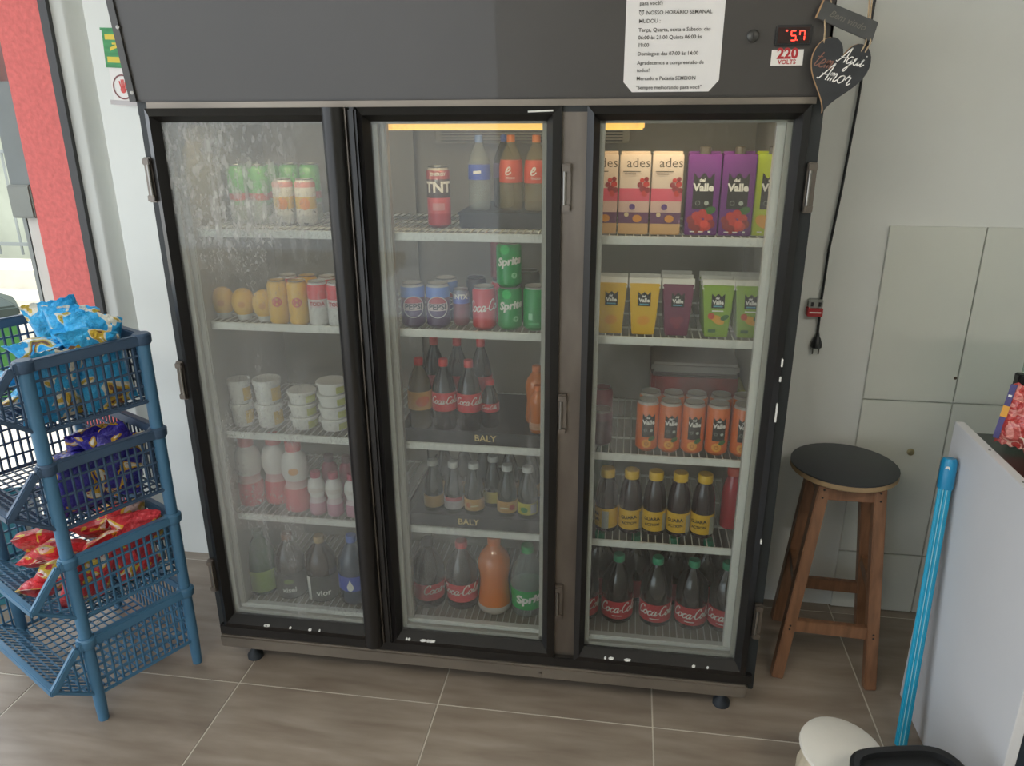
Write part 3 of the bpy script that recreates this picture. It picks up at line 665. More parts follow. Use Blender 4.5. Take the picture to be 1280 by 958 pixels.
# tubs
M_tub = mat('tub_white', 'e2e0da', .45); M_tublab = mat('tub_label_yellow', 'd8b23e', .5); M_tubgreen = mat('tub_label_green', 'b9bd5a', .5)
def tub(x, y, z, r, h, label, lab):
    t = thing('dairy_tub', label, 'tub', (x, y, z), face(x, y, 1), 'dairy tubs in stacks')
    link('body', cached(('tub', r, h), lambda: MB().lathe([(r*.78, 0), (r*.8, .002), (r*.93, h*.80), (r*.93, h*.82)], 24).mesh('tub_body', M_tub)), t)
    link('lid', cached(('tubl', r, h), lambda: MB().lathe([(r, h*.80), (r, h*.95), (r*.94, h), (r*.85, h*.985), (.001, h*.985)], 24).mesh('tub_lid', M_tub)), t)
    link('side_label', cached(('tubm', r, h, lab.name), lambda: wrapped(rect2d(r*.8, h*.55, 8), r*.89, r*.62, h*.44, .0035).mesh('side_label', lab)), t)
for si, (x, r, n, h) in enumerate(((.04, .036, 2, .075), (.128, .043, 2, .077), (.238, .044, 3, .041), (.336, .047, 4, .039), (.428, .04, 4, .036))):
    for k in range(n):
        pos = ('bottom' if k == 0 else 'top' if k == n-1 else 'second' if k == 1 else 'third')
        st_ = ('tall narrow pair at the shelf end', 'tall wide pair', 'stack of three', 'stack of four beside the stack of three', 'stack of four half hidden by the door edge')[si]
        tub(x, .1+r, Z[2]+k*h, r, h-.0006, 'white dairy tub, %s one of the %s' % (pos, st_), M_tublab if si < 2 else M_tubgreen)
# yoghurt drinks
yog = zprint('yoghurt_print', .235, [(0, 'd8444e'), (.34, 'dcb0ae'), (.46, 'e4dfda'), (.9, 'e4dfda')], rough=.35)
yogs = zprint('yoghurt_small_print', .145, [(0, 'c98aa0'), (.30, 'dcc8cc'), (.42, 'e2dedb')], rough=.35)
for i, (x, y, mk) in enumerate(((.03, .145, 0), (.112, .17, 0), (.197, .13, 1))):
    bottle('yoghurt_bottle', x, y, Z[3], .042, .235, 'yog', yog, redcap, None, 'large white and pink yoghurt bottle with red cap, %s' % ('at the shelf end', 'between two others', 'beside the small bottles')[i], 'large yoghurt bottles')
for i, x in enumerate((.272, .330, .392)):
    bottle('yoghurt_bottle', x, .108, Z[3], .0265, .145, 'yog', yogs, mat('cap_pink', 'b8405a', .45), (.55, .66, mat('yog_label', 'd8cfc6', .5)), 'small white and pink yoghurt bottle, %s' % ('next to the large ones', 'middle of three', 'by the door edge')[i], 'small yoghurt bottles')
for i, x in enumerate((.285, .345, .41)):
    bottle('yoghurt_bottle', x, .19, Z[3], .0265, .165, 'yog', mat('yog_dark_pink', 'a0455a', .4), mat('cap_dark', '5a2a34', .5), None, 'dark pink yoghurt bottle behind the small white bottles, %s' % ('first', 'middle one', 'last')[i], 'dark pink yoghurt bottles')
for x in (.197,):
    e = MB(); q = wrapped(disc2d(.012, 16, sx=1.3), .042, 0, .145, .001); e.add(q.v, q.f); t = [o for o in C.objects if o.get('label', '').startswith('large white and pink yoghurt bottle with red cap, beside')][0]
    e.build('emblem', mat('emblem_orange', 'e09a34', .5), t)
# big bottles at the floor of the left section
bottle('soda_bottle', .026, .155, Z[4], .050, .232, 'pet', mat('green_soda', '2f5a34', .15, coat=.4), mat('cap_dkgreen', '355a3c', .5), (.08, .42, mat('lime_label', '8cae3a', .5)), 'green soda bottle with lime green label on the fridge floor')
bottle('soda_bottle', .130, .15, Z[4], .051, .232, 'pet', mat('brown_soda', '2a1712', .12, coat=.5), brcap, (.05, .45, mat('dark_label', '3f4038', .5)), 'dark brown soda bottle with grey label and brown cap',
       marks=[('lettering', text2d('xisel', .026, bold=.0006), 0, .042, white, 0), ('emblem', disc2d(.010, 14, sx=1.6), .0, .075, mat('olive', '6f7a3a', .5), 0)])
bottle('soda_bottle', .243, .15, Z[4], .052, .232, 'pet', mat('brown_soda2', '301a10', .12, coat=.5), mud, (.05, .45, mat('dark_label2', '35382f', .5)), 'dark brown soda bottle with mustard coloured cap',
       marks=[('lettering', text2d('vior', .030, bold=.0006), .008, .042, white, 0), ('white_strip', rect2d(.016, .09, 4), -.045, .055, white, 0)])
bottle('soda_bottle', .355, .148, Z[4], .050, .245, 'pet', mat('blue_dark', '2a3a52', .12, coat=.5), bcap, (.24, .46, mat('label_blue', '2546b0', .45)), 'clear blue bottle with blue cap and white drop on the label',
       marks=[('drop', disc2d(.014, 18, sx=.8), -.008, .075, white, 0), ('drop_tip', ([(-.008, 0), (.008, 0), (0, .020)], [(0, 1, 2)]), -.008, .084, white, 0)])

# --- middle section
tnt = zprint('can_red_black_print', .168, [(0, '7d2a2e'), (.04, 'b03038'), (.24, 'c9545a'), (.5, '4a3c3c'), (.80, '9c3a3c'), (.94, 'b5b0a8')])
can(.674, .218, Z[0], .033, .168, tnt, 'tall red energy drink can with big white letters standing alone', None,
    [('lettering', text2d('TNT', .040, bold=.0016), 0, .112, white, 0), ('lettering', text2d('ENERGY', .012, bold=.0004), 0, .148, white, 0), ('band', rect2d(.034, .02, 6), 0, .06, mat('band_pink', 'c98a8a', .5), 0)], rz=R(12))
def tray(x0, x1, y0, y1, z, h, label, txt=None):
    t = thing('display_tray', label, 'tray', (x0, y0, z), 0)
    MB().box(0, x1-x0, 0, y1-y0, 0, .004).build('base', M_blackpl, t)
    MB().box(0, x1-x0, 0, .004, .004, h).build('front_panel', M_blackpl, t)
    for a in (0, x1-x0-.004): MB().box(a, a+.004, .004, y1-y0, .004, h).build('side_panel', M_blackpl, t)
    if txt:
        for q in txt: wrapped(text2d('BALY', .028, bold=.0004), 1, q, h*.52, flat=True, y=0).build('lettering', mat('gold_print', 'd2b775', .5), t)
    return t
ta = thing('display_tray', 'black riser box under the orange capped bottles on the top shelf', 'tray', (.735, .2, Z[0]))
MB().box(0, .28, 0, .3, 0, .042).build('box', M_blackpl, ta, bevel=.003)
MB().box(-.004, .284, -.004, .304, .038, .044).build('rim', M_rubber, ta, bevel=.001)
tz = Z[0]+.0442
bl = mat('label_blue', '2546b0', .45); ol = mat('label_orangered', 'd2482a', .45)
bottle('soda_bottle', .783, .262, tz, .031, .205, 'pet', clear, mat('cap_paleblue', '7f9fd8', .4), (.42, .62, bl), 'clear bottle with blue label and pale blue cap on the black riser', marks=[('lettering', rect2d(.022, .008, 4), -.004, .107, white, .1)])
bottle('soda_bottle', .842, .335, tz, .031, .205, 'pet', mat('dark_pet', '343a40', .15), bcap, (.42, .62, mat('label_purple', '6a4f86', .5)), 'dark bottle with deep blue cap behind the clear bottle')
for i, (x, y) in enumerate(((.872, .275), (.945, .262))):
    bottle('soda_bottle', x, y, tz, .033, .205, 'pet', clearplastic('clear_yellowish', 'cfc49a', .22), ocap, (.38, .68, ol), 'orange capped bottle with orange red label, %s' % ('beside the dark bottle', 'at the door edge')[i], 'orange capped bottles',
           marks=[('lettering', script2d('e', .02, .004), -.006, .112, white, 0), ('lettering', text2d('moo', .014), .0, .092, white, 0)])

pep = zprint('can_blue_red_purple_print', .124, [(0, '45285e'), (.40, '5a2a50'), (.62, '6c3550'), (.70, '5a7fd0'), (.94, 'b5b5b5')])
def pepsi(x, y, label, group, rz=None):
    can(x, y, Z[1], .034, .126, pep, label, group, [('globe', disc2d(.030, 28), .0, .062, mat('globe_red', 'b8323c', .4), 0), ('globe_lower', seg2d(.0295, -.009), .0, .062, mat('globe_violet', '4a2b66', .4), 0),
        ('globe_band', rect2d(.056, .021, 12), 0, .062, mat('globe_band', 'd8c4c0', .4), 0), ('globe_ring', disc2d(.031, 28, .029), 0, .062, white, 0), ('lettering', text2d('PEPSI', .0225, bold=.0007), .0, .062, mat('print_navy', '17182e', .5), 0)], rz)
pepsi(.612, .12, 'blue and purple cola can with round emblem, at the shelf end', 'blue and purple cola cans', R(18))
pepsi(.684, .125, 'blue and purple cola can with round emblem, beside the violet can', 'blue and purple cola cans', R(10))
pepsi(.690, .200, 'blue and purple cola can behind another one', 'blue and purple cola cans')
tv = zprint('can_violet_print', .105, [(0, '8a4a58'), (.45, '7c3a4a'), (.62, '5560b8'), (.80, '8a8a9a')])
can(.745, .150, Z[1], .024, .105, tv, 'slim violet can with white letters between the blue cans and the red can', None, [('lettering', text2d('INTX', .018, bold=.0008), 0, .085, white, 0)])
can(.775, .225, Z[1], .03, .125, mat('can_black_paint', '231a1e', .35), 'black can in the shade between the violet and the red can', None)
rc = zprint('can_red_print', .122, [(0, 'c3242e'), (.95, 'b8b8b8')], rough=.3)
can(.818, .118, Z[1], .033, .122, rc, 'red cola can with white script beside the green cans', None, [('lettering', script2d('Coca-Cola', .0150, .0036), .010, .066, white, .1)])
sg = zprint('can_green_lemon_print', .122, [(0, '0c9346'), (.96, 'b8b8b8')], rough=.3)
smarks = [('lettering', text2d('Sprite', .030, shear=.25, bold=.0014), 0, .072, white, .12), ('badge', disc2d(.0085, 16), .014, .034, mat('badge_pale', '8ccf9c', .4), 0), ('badge_mark', ([(-.004, .003), (0, -.004), (.004, .003)], [(0, 1, 2)]), .014, .034, mat('badge_green', '3ca55c', .4), 0),
          ('highlight_dot', disc2d(.013, 16), -.012, .104, mat('lime_dot', '2fbf62', .4), 0)]
can(.889, .128, Z[1], .0345, .122, sg, 'green lemon soda can, lower one of two stacked', 'green lemon soda cans', smarks, rz=R(14))
can(.887, .128, Z[1]+.122, .0345, .122, sg, 'green lemon soda can, upper one of two stacked', 'green lemon soda cans', smarks, rz=R(10))
can(.960, .13, Z[1], .0335, .124, sg, 'green lemon soda can turned to its small print, by the door edge', 'green lemon soda cans', [('print', rect2d(.012, .018, 3), -.012, .042, mat('pale_print', '9fd8b0', .5), 0), ('print', rect2d(.03, .006, 4), -.002, .022, mat('mid_print', '4fb878', .5), 0)])
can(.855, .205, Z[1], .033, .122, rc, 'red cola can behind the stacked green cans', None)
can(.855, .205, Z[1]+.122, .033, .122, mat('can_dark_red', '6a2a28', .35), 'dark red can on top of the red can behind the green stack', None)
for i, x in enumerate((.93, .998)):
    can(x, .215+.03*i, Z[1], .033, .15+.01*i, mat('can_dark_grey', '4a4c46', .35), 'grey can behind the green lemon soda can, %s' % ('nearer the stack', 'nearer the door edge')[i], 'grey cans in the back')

tray(.56, 1.04, .075, .5, Z[2]+.0005, .040, 'black bottle tray with gold lettering under the cola bottles', [.262])
tray(.56, 1.04, .075, .5, Z[3]+.0005, .040, 'black bottle tray with gold lettering under the white capped bottles', [.205])
b3 = Z[2]+.0047
ylab = mat('label_guarana', 'd89a3a', .45)
cm_ = [('lettering', script2d('Coca-Cola', .0115, .0030), .006, .098, white, 0)]
redl = mat('label_cola_red', 'd0333a', .45)
bottle('soda_bottle', .602, .18, b3, .037, .222, 'soda', mat('amber_soda', '5a4a22', .15, coat=.4), redcap, (.30, .56, ylab), 'amber soda bottle with orange label and red cap in the tray', marks=[('emblem', disc2d(.016, 16, sx=1.4), .012, .095, mat('emblem_orange2', 'e0702c', .5), .3)])
for i, x in enumerate((.678, .755)):
    bottle('soda_bottle', x, .18, b3, .037, .222, 'soda', cola, redcap, (.30, .56, redl), 'small cola bottle with red cap, %s' % ('beside the amber bottle', 'between another and the mini bottle')[i], 'front cola bottles in the tray', marks=cm_)
for i, x in enumerate((.626, .700, .774)):
    bottle('soda_bottle', x, .275, b3, .035, .262, 'soda', cola, redcap, (.30, .56, redl), 'taller red capped cola bottle, second row of the tray, %s' % ('behind the amber bottle', 'middle', 'behind the mini bottle')[i], 'second row cola bottles', marks=cm_)
bottle('soda_bottle', .812, .215, b3, .028, .150, 'soda', cola, redcap, (.36, .54, redl), 'mini cola bottle with red cap at the open middle of the tray', marks=[('lettering', script2d('Coca-Cola', .006, .0016), 0, .068, white, 0)], capr=.014)
bottle('soda_bottle', .962, .185, b3, .0245, .150, 'waist', orange_l, mat('cap_orange2', 'e8741c', .4), (.10, .24, mat('label_orange_pale', 'e0a070', .5)), 'small orange soda bottle at the tray corner', capr=.012)
bottle('soda_bottle', .948, .265, b3, .034, .185, 'waist', orange_l, mat('cap_orange2', 'e8741c', .4), None, 'bigger orange soda bottle behind the small one')
bottle('soda_bottle', 1.003, .335, b3, .032, .18, 'waist', orange_l, mat('cap_orange2', 'e8741c', .4), None, 'orange soda bottle half hidden by the door frame')

b4 = Z[3]+.0047
dk = mat('dark_green_glass', '1b2620', .1, coat=.5)
lm_or = mat('label_amber', 'dba24a', .5, var=.2, scale=40)
six = [(.632, .18, 'd3a860', 'amber label, at the tray end'), (.699, .175, 'cfc4c4', 'grey and pink label'), (.764, .175, 'dba24a', 'orange label, beside the grey and pink one'), (.815, .232, 'd8c246', 'yellow label standing behind the front row'), (.869, .175, 'd8a048', 'orange and cream label'), (.934, .172, 'd9cf3e', 'yellow and green label at the door edge')]
for i, (x, y, c, tx) in enumerate(six):
    mk = {1: [('pink_band', rect2d(.06, .012, 10), 0, .052, mat('pink_band', 'c8606c', .5), 0)], 2: [('lettering', rect2d(.03, .005, 6), 0, .034, mat('cream_print', 'ecd9a0', .5), .1), ('fruit', disc2d(.009, 12), -.018, .036, mat('fruit_orange', 'd9782a', .5), 0)],
          4: [('fruit', disc2d(.010, 12), .018, .036, mat('fruit_red', 'c85030', .5), 0), ('lettering', rect2d(.026, .006, 6), -.008, .034, mat('cream_print', 'ecd9a0', .5), .1)],
          5: [('fruit', disc2d(.010, 12, sx=1.2), -.010, .034, mat('fruit_green', '4f9a30', .5), 0), ('white_panel', rect2d(.022, .032, 4), .022, .038, mat('panel_greywhite', 'c9c9b8', .5), 0)]}.get(i, [])
    bottle('small_bottle', x, y, b4, .031, .170, 'long', dk, wcap, (.10, .33, mat('small_label_%d' % i, c, .5, var=.15, scale=30)), 'dark bottle with white cap and '+tx, 'white capped bottles in the tray', marks=mk, capr=.0165)
for i, x in enumerate((.645, .710, .775, .86, .93)):
    bottle('small_bottle', x, .285, b4, .031, .185, 'long', dk, wcap if i != 3 else mat('cap_dkgreen', '355a3c', .5), (.10, .33, lm_or), 'dark green bottle in the tray back row, %s behind the white caps' % ('first', 'second', 'third', 'green capped one', 'last')[i], 'back row bottles in the tray')

L2 = [('lettering', script2d('Coca-Cola', .0175, .0042), .010, .072, white, .05)]
bottle('big_bottle', .605, .17, Z[4], .054, .238, 'soda', cola, mat('cap_black', '241c1c', .5), (.14, .40, redl), 'large cola bottle with red label, at the fog on the door side', marks=L2, rz=R(60))
bottle('big_bottle', .716, .178, Z[4], .054, .236, 'soda', cola, redcap, (.14, .42, redl), 'large cola bottle with red cap beside the orange bottle', marks=L2, rz=R(-5))
bottle('big_bottle', .826, .168, Z[4], .054, .265, 'waist', orange_l, mat('cap_orange2', 'e8741c', .4), (.02, .12, mat('label_white_blur', 'cfc5b8', .5)), 'large waisted orange soda bottle on the fridge floor')
bottle('big_bottle', .934, .17, Z[4], .054, .243, 'soda', clear, gcap, (.13, .42, grn), 'large clear lemon soda bottle with green label and cap', marks=[('lettering', text2d('Sprite', .042, shear=.2, bold=.0022), .012, .072, white, .1)], rz=R(6))

# --- right section
def carton(x, y, wd, dp, h, label, group, front, marks, capm=None, rz=0):
    t = thing('juice_carton', label, 'carton', (x, y, Z[0]), rz, group)
    link('box', cached(('carton', wd, dp, h, front.name), lambda: MB().box(-wd/2, wd/2, -dp/2, dp/2, 0, h).mesh('carton_box', front, bevel=.002)), t)
    link('top_fold', cached(('fold', wd, dp, h, front.name), lambda: MB().box(-wd/2+.002, wd/2-.002, .0, .004, h, h+.006).mesh('top_fold', front)), t)
    if capm: link('cap', cached(('ccap', wd, h, capm.name), lambda: MB().lathe([(.014, 0), (.014, .016), (.012, .018)], 16, (0, -dp*.22, h)).mesh('cap', capm)), t)
    for k, (nm, d2, mx, mz, mm, rot) in enumerate(marks):
        link(nm, cached(('cartmark', group, k), lambda: wrapped(d2, 1, mx, mz, .0004+.0003*k, flat=True, y=-dp/2, rot=rot).mesh(nm, mm)), t)
    return t
H = .205
ades = zprint('carton_soy_print', H, [(0, 'd2a875'), (.14, '6a3f62'), (.28, 'd2b0a4'), (.42, 'd4566c'), (.58, 'd3bfb0')], rough=.45)
berry = mat('berry_red', 'c23a34', .4); berry2 = mat('berry_dark', '8e2a30', .4)
am = [('lettering', text2d('ades', .034), .008, .183, mat('print_softgrey', '5b5048', .5), 0)]
for k, (dx, dz, r) in enumerate(((.022, .118, .009), (.030, .130, .008), (.014, .128, .007), (.026, .106, .008), (.034, .115, .007), (.019, .140, .006), (.030, .143, .006))):
    am.append(('berry', disc2d(r, 12), dx, dz, berry if k % 2 else berry2, 0))
am += [('text_line', rect2d(.045, .0025, 2), -.008, .162, mat('print_softgrey', '5b5048', .5), 0), ('text_line', rect2d(.03, .0025, 2), -.012, .156, MATS['print_softgrey'], 0), ('grape', disc2d(.008, 12), -.004, .072, mat('grape_violet', '5a3a7a', .5), 0), ('peach', disc2d(.010, 12, sx=1.2), .010, .042, mat('peach', 'd08a3a', .5), 0), ('blossom', disc2d(.006, 10), -.018, .052, mat('blossom', 'd8c29a', .5), 0)]
for i, x in enumerate((1.135, 1.218, 1.301)):
    carton(x, .175, .079, .07, H, 'pale pink soy juice carton with red berries, %s' % ('cut by the door frame', 'middle of three', 'beside the purple carton')[i], 'soy juice cartons', ades, am, None, R(0))
def delvalle(prefix, base, fruit):
    bx = mat('badge_black', '24221f', .45)
    top = lambda q: .007*math.cos(q*4*math.pi)
    mk = [('badge', rect2d(.052, .085, 12, top), 0, .110, bx, 0), ('lettering', text2d('Valle', .026, bold=.0012), 0, .122, white, 0), ('lettering', text2d('del', .012, bold=.0005), -.004, .141, white, 0),
          ('badge_ring', disc2d(.006, 14, .005), -.012, .083, mat('pale_print2', 'a8b0a4', .5), 0), ('badge_dot', disc2d(.006, 14), .010, .083, mat('pale_print2', 'a8b0a4', .5), 0), ('leaf', disc2d(.010, 12, sx=1.6), .020, .064, mat('leaf_green', '3e6a34', .5), .4)]
    mk += fruit
    mk += [('text_line', rect2d(.012, .003, 2), -.022, .010, white, 0), ('text_line', rect2d(.012, .003, 2), .0, .010, white, 0), ('text_line', rect2d(.007, .005, 2), .022, .010, white, 0)]
    return mk
fr_b = [('berry', disc2d(.0115, 14), dx, dz, berry if k % 3 else berry2, 0) for k, (dx, dz) in enumerate(((-.026, .040), (-.014, .050), (.002, .056), (-.022, .026), (-.006, .034), (.018, .044), (.024, .030), (.0, .018), (.014, .024), (-.012, .016)))]
fr_b.append(('berry_highlight', disc2d(.0105, 14), .008, .030, mat('berry_bright', 'e0483c', .35), 0))
pur = mat('carton_purple', '6b2a7c', .4, var=.08)
for i, x in enumerate((1.394, 1.481)):
    carton(x, .178, .083, .07, H, 'purple grape juice carton with red berries and black badge, %s' % ('beside the soy carton', 'beside the lime carton')[i], 'purple juice cartons', pur, delvalle('p', pur, fr_b), mat('cap_darkgrey', '4a443c', .5))
fr_m = [('mango', disc2d(.016, 14, sx=1.5), -.012, .036, mat('mango', 'e0a02c', .5), -.5), ('mango', disc2d(.013, 14, sx=1.3), .010, .022, mat('mango2', 'd9822a', .5), -.6), ('leaf', disc2d(.009, 10, sx=1.8), .016, .056, mat('leaf_green', '3e6a34', .5), .5)]
lime = mat('carton_lime', 'b3c31f', .4, var=.06)
carton(1.566, .186, .083, .07, H, 'lime green mango juice carton with black badge by the fridge wall', 'lime juice carton', lime, delvalle('l', lime, fr_m), mat('cap_darkgrey', '4a443c', .5))

# small tapered packs
def pack(x, y, label, group, base, fruit, front=True):
    t = thing('juice_pack', label, 'juice pack', (x, y, Z[1]), 0, group)
    wt, wb_, d0, d1_, h = .041, .030, .024, .010, .138
    def body():
        V = []; 
        for z, wq, dq in ((0, wb_, d0), (h*.5, (wt+wb_)/2, d0*.95), (h, wt, d1_)):
            V += [(-wq, -dq, z), (wq, -dq, z), (wq, dq, z), (-wq, dq, z)]
        F = [(3, 2, 1, 0), (8, 9, 10, 11)]+[(r*4+k, r*4+(k+1) % 4, r*4+4+(k+1) % 4, r*4+4+k) for r in (0, 1) for k in range(4)]
        return MB().add(V, F).mesh('pack_body', base, bevel=.002)
    link('body', cached(('pack', base.name), body), t)
    link('sealed_top', cached('packtop', lambda: MB().add([(-wt*1.02, -d1_-.001, h-.012), (wt*1.02, -d1_-.001, h-.012), (wt*1.02, d1_+.001, h-.012), (-wt*1.02, d1_+.001, h-.012), (-wt*1.03, -.002, h+.014), (wt*1.03, -.002, h+.014), (wt*1.03, .002, h+.014), (-wt*1.03, .002, h+.014)],
        [(3, 2, 1, 0), (4, 5, 6, 7), (0, 1, 5, 4), (1, 2, 6, 5), (2, 3, 7, 6), (3, 0, 4, 7)]).mesh('sealed_top', mat('pack_white', 'd6d4cc', .45))), t)
    if front:
        a = math.atan2(d0-d1_, h)
        for k, (nm, d2, mx, mz, mm, rot) in enumerate(fruit):
            def mk():
                q = wrapped(d2, 1, mx, mz, .0016+.0003*k, flat=True, y=0, rot=rot)
                def dep(z): return d0+(d0*.95-d0)*z/(h*.5) if z < h*.5 else d0*.95+(d1_-d0*.95)*(z-h*.5)/(h*.5)
                q.v = [(vx, vy-dep(vz), vz) for vx, vy, vz in q.v]; return q.mesh(nm, mm)
            link(nm, cached(('packmark', base.name, k), mk), t)
    return t
bdg = [('badge', rect2d(.034, .034, 8, lambda q: .004*math.cos(q*4*math.pi)), 0, .096, mat('badge_black', '24221f', .45), 0), ('lettering', text2d('Valle', .0145, bold=.0006), 0, .094, white, 0), ('lettering', text2d('del', .008, bold=.0003), -.002, .105, white, 0), ('lettering', text2d('KAPO', .006), .0, .084, mat('cyan_print', '5a9ab0', .5), 0)]
bdg[3] = ('sub_line', rect2d(.024, .0035, 2), 0, .084, mat('cyan_print', '5a9ab0', .5), 0)
fy = bdg+[('fruit', disc2d(.013, 14, sx=1.3), .0, .040, mat('fruit_amber', 'dd9a28', .5), .2)]
fp = bdg+[('fruit', disc2d(.010, 14), dx, dz, mat('fruit_plum', '8a3a50', .5), 0) for dx, dz in ((-.010, .042), (.008, .045), (0, .030))]
fg = bdg+[('text_line', rect2d(.030, .003, 2), 0, .072, white, 0), ('fruit', disc2d(.011, 14, sx=1.7), .002, .048, mat('mango', 'e0a02c', .5), -.5), ('fruit', disc2d(.009, 12), -.016, .058, mat('fruit_red', 'c85030', .5), 0), ('leaf', disc2d(.007, 10, sx=1.7), .019, .055, mat('leaf_green', '3e6a34', .5), .5), ('stamp', rect2d(.020, .009, 2), -.012, .018, mat('leaf_green', '3e6a34', .5), 0)]
py = mat('pack_yellow', 'd9ae22', .4, var=.05); pp = mat('pack_plum', '74324f', .4, var=.05); pg = mat('pack_green', '86a832', .4, var=.05)
cols = [(1.170, py, fy, 'yellow', 'by the door frame'), (1.258, py, fy, 'yellow', 'beside the plum pack'), (1.347, pp, fp, 'plum purple', 'alone of its colour'), (1.452, pg, fg, 'green', 'beside the plum pack'), (1.537, pg, fg, 'green', 'by the fridge wall')]
for x, bm_, fm, cn, wh in cols:
    for rk in range(3 if cn != 'yellow' else 2):
        pack(x, .133+rk*.056, '%s juice pack with white sealed top, %s%s' % (cn, wh, ('', ', second in its row', ', third in its row')[rk]), '%s juice packs' % cn, bm_, fm, rk == 0)

oc = zprint('can_orange_juice_print', .152, [(0, 'd96a24'), (.93, 'a8a49c')], rough=.3)
om = [('badge', rect2d(.036, .066, 8, lambda q: .005*math.cos(q*4*math.pi)), .004, .080, mat('badge_black', '24221f', .45), 0), ('lettering', text2d('Valle', .0175, bold=.0008), .004, .092, white, 0), ('lettering', text2d('del', .009, bold=.0003), .002, .106, white, 0), ('ring', disc2d(.0045, 12, .0035), -.004, .068, mat('pale_print2', 'a8b0a4', .5), 0), ('dot', disc2d(.0045, 12), .012, .068, mat('pale_print2', 'a8b0a4', .5), 0),
      ('orange_slice', disc2d(.013, 18), 0, .028, mat('slice_orange', 'e8a03c', .4), 0), ('orange_core', disc2d(.006, 14, .0035), 0, .028, mat('slice_dark', 'b8702c', .4), 0), ('leaf', disc2d(.007, 10, sx=1.5), .014, .044, mat('leaf_green', '3e6a34', .5), .5)]
pos5 = ('first of its row beside the bare shelf', 'second in its row', 'middle of its row', 'fourth in its row', 'last of its row by the fridge wall')
for i, x in enumerate((1.285, 1.348, 1.413, 1.480, 1.549)):
    can(x, .122-.001*i, Z[2], .0315, .152, oc, 'orange juice can with black badge, front row, '+pos5[i], 'front row orange juice cans', om, rz=face(x, .12, .6))
for i, x in enumerate((1.293, 1.358, 1.424, 1.493, 1.556)):
    can(x, .192, Z[2], .0315, .152, oc, 'orange juice can with black badge, second row, '+pos5[i], 'second row orange juice cans', om)
pvc = zprint('can_plum_print', .11, [(0, '4a2a3c'), (.72, '6a3a4c'), (.93, '8a8480')])
can(1.155, .14, Z[2], .031, .110, pvc, 'dark plum can at the door frame, front one', 'plum cans')
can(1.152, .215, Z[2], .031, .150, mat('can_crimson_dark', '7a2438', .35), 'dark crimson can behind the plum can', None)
rb = thing('drink_multipack', 'shrink wrapped red multipack at the back behind the orange cans', 'multipack', (1.425, .40, Z[2]))
MB().box(-.128, .128, -.10, .10, 0, .172).build('wrapped_cans', mat('multipack_red', '8a2c30', .35, var=.35, scale=18), rb, bevel=.012)
MB().box(-.13, .13, -.102, .102, .172, .204).build('top_wrap', clearplastic('shrink_wrap', 'b5aeaa', .65, .2), rb, bevel=.008)
MB().box(-.131, .131, -.1025, .1025, .160, .173).build('dark_band', mat('band_grey', '5a4a48', .5), rb, bevel=.008)
ob = thing('drink_multipack', 'olive yellow wrapped pack at the back by the fridge wall', 'multipack', (1.562, .36, Z[2]))
MB().box(-.008, .008, -.10, .10, 0, .14).build('wrapped_pack', mat('multipack_olive', '8f8f2e', .4, var=.2), ob, bevel=.003)

gua = mat('guarana_liquid', '2a1a1e', .12, coat=.5); glab = mat('label_yellow_black', 'd8ab2e', .45, var=.1, scale=30)
gm = [('lettering', text2d('GUARA', .0145, bold=.0005), -.004, .056, M_ink, .12), ('lettering', text2d('ACTION', .012, bold=.0004), -.002, .038, M_ink, .12), ('side_panel', rect2d(.020, .058, 4), .040, .044, mat('label_grey', 'a8a89a', .5), 0)]
for i, x in enumerate((1.179, 1.250, 1.321, 1.392, 1.463)):
    bottle('guarana_bottle', x, .142, Z[3], .034, .200, 'round', gua, ycap, (.08, .40, glab), 'dark bottle with yellow cap and yellow label, %s' % ('first by the door frame', 'second in the row', 'middle of the row', 'fourth in the row', 'last before the red bottle')[i], 'yellow capped bottles', marks=gm, rz=(R(-70) if i == 0 else R(5-6*i)))
bottle('juice_bottle', 1.552, .205, Z[3], .031, .198, 'round', mat('red_juice', 'b02434', .15, coat=.5), mat('cap_redorange', 'd84a34', .45), None, 'red juice bottle beside the yellow capped bottles')
bottle('juice_bottle', 1.16, .33, Z[3], .034, .22, 'round', mat('green_dim', '2f4a34', .2), mat('cap_dkgreen', '355a3c', .5), None, 'dim green bottle in the back behind the yellow capped ones')
for i, x in enumerate((1.115, 1.224, 1.345, 1.456, 1.558)):
    bottle('cola_bottle', x, .176, Z[4], .050, .232, 'pet', cola, tcap, (.10, .37, mat('label_cola_red2', 'c22b34', .45)), 'large cola bottle with teal cap and red label, %s' % ('hidden half by the door frame', 'second in the row', 'middle of the row', 'fourth in the row', 'by the fridge wall')[i], 'teal capped cola bottles', marks=[('lettering', script2d('Coca-Cola', .0165, .0040), .010, .058, white, .03), ('text_line', rect2d(.03, .003, 4), 0, .036, white, 0)], rz=face(x, .17, .6)+R(4-3*i))
for i, x in enumerate((1.16, 1.28, 1.40, 1.51)):
    bottle('cola_bottle', x, .30, Z[4], .050, .235, 'pet', cola, tcap, (.10, .37, mat('label_cola_red2', 'c22b34', .45)), 'large cola bottle in the back row of the fridge floor, %s' % ('first', 'second', 'third', 'last')[i], 'back row cola bottles')

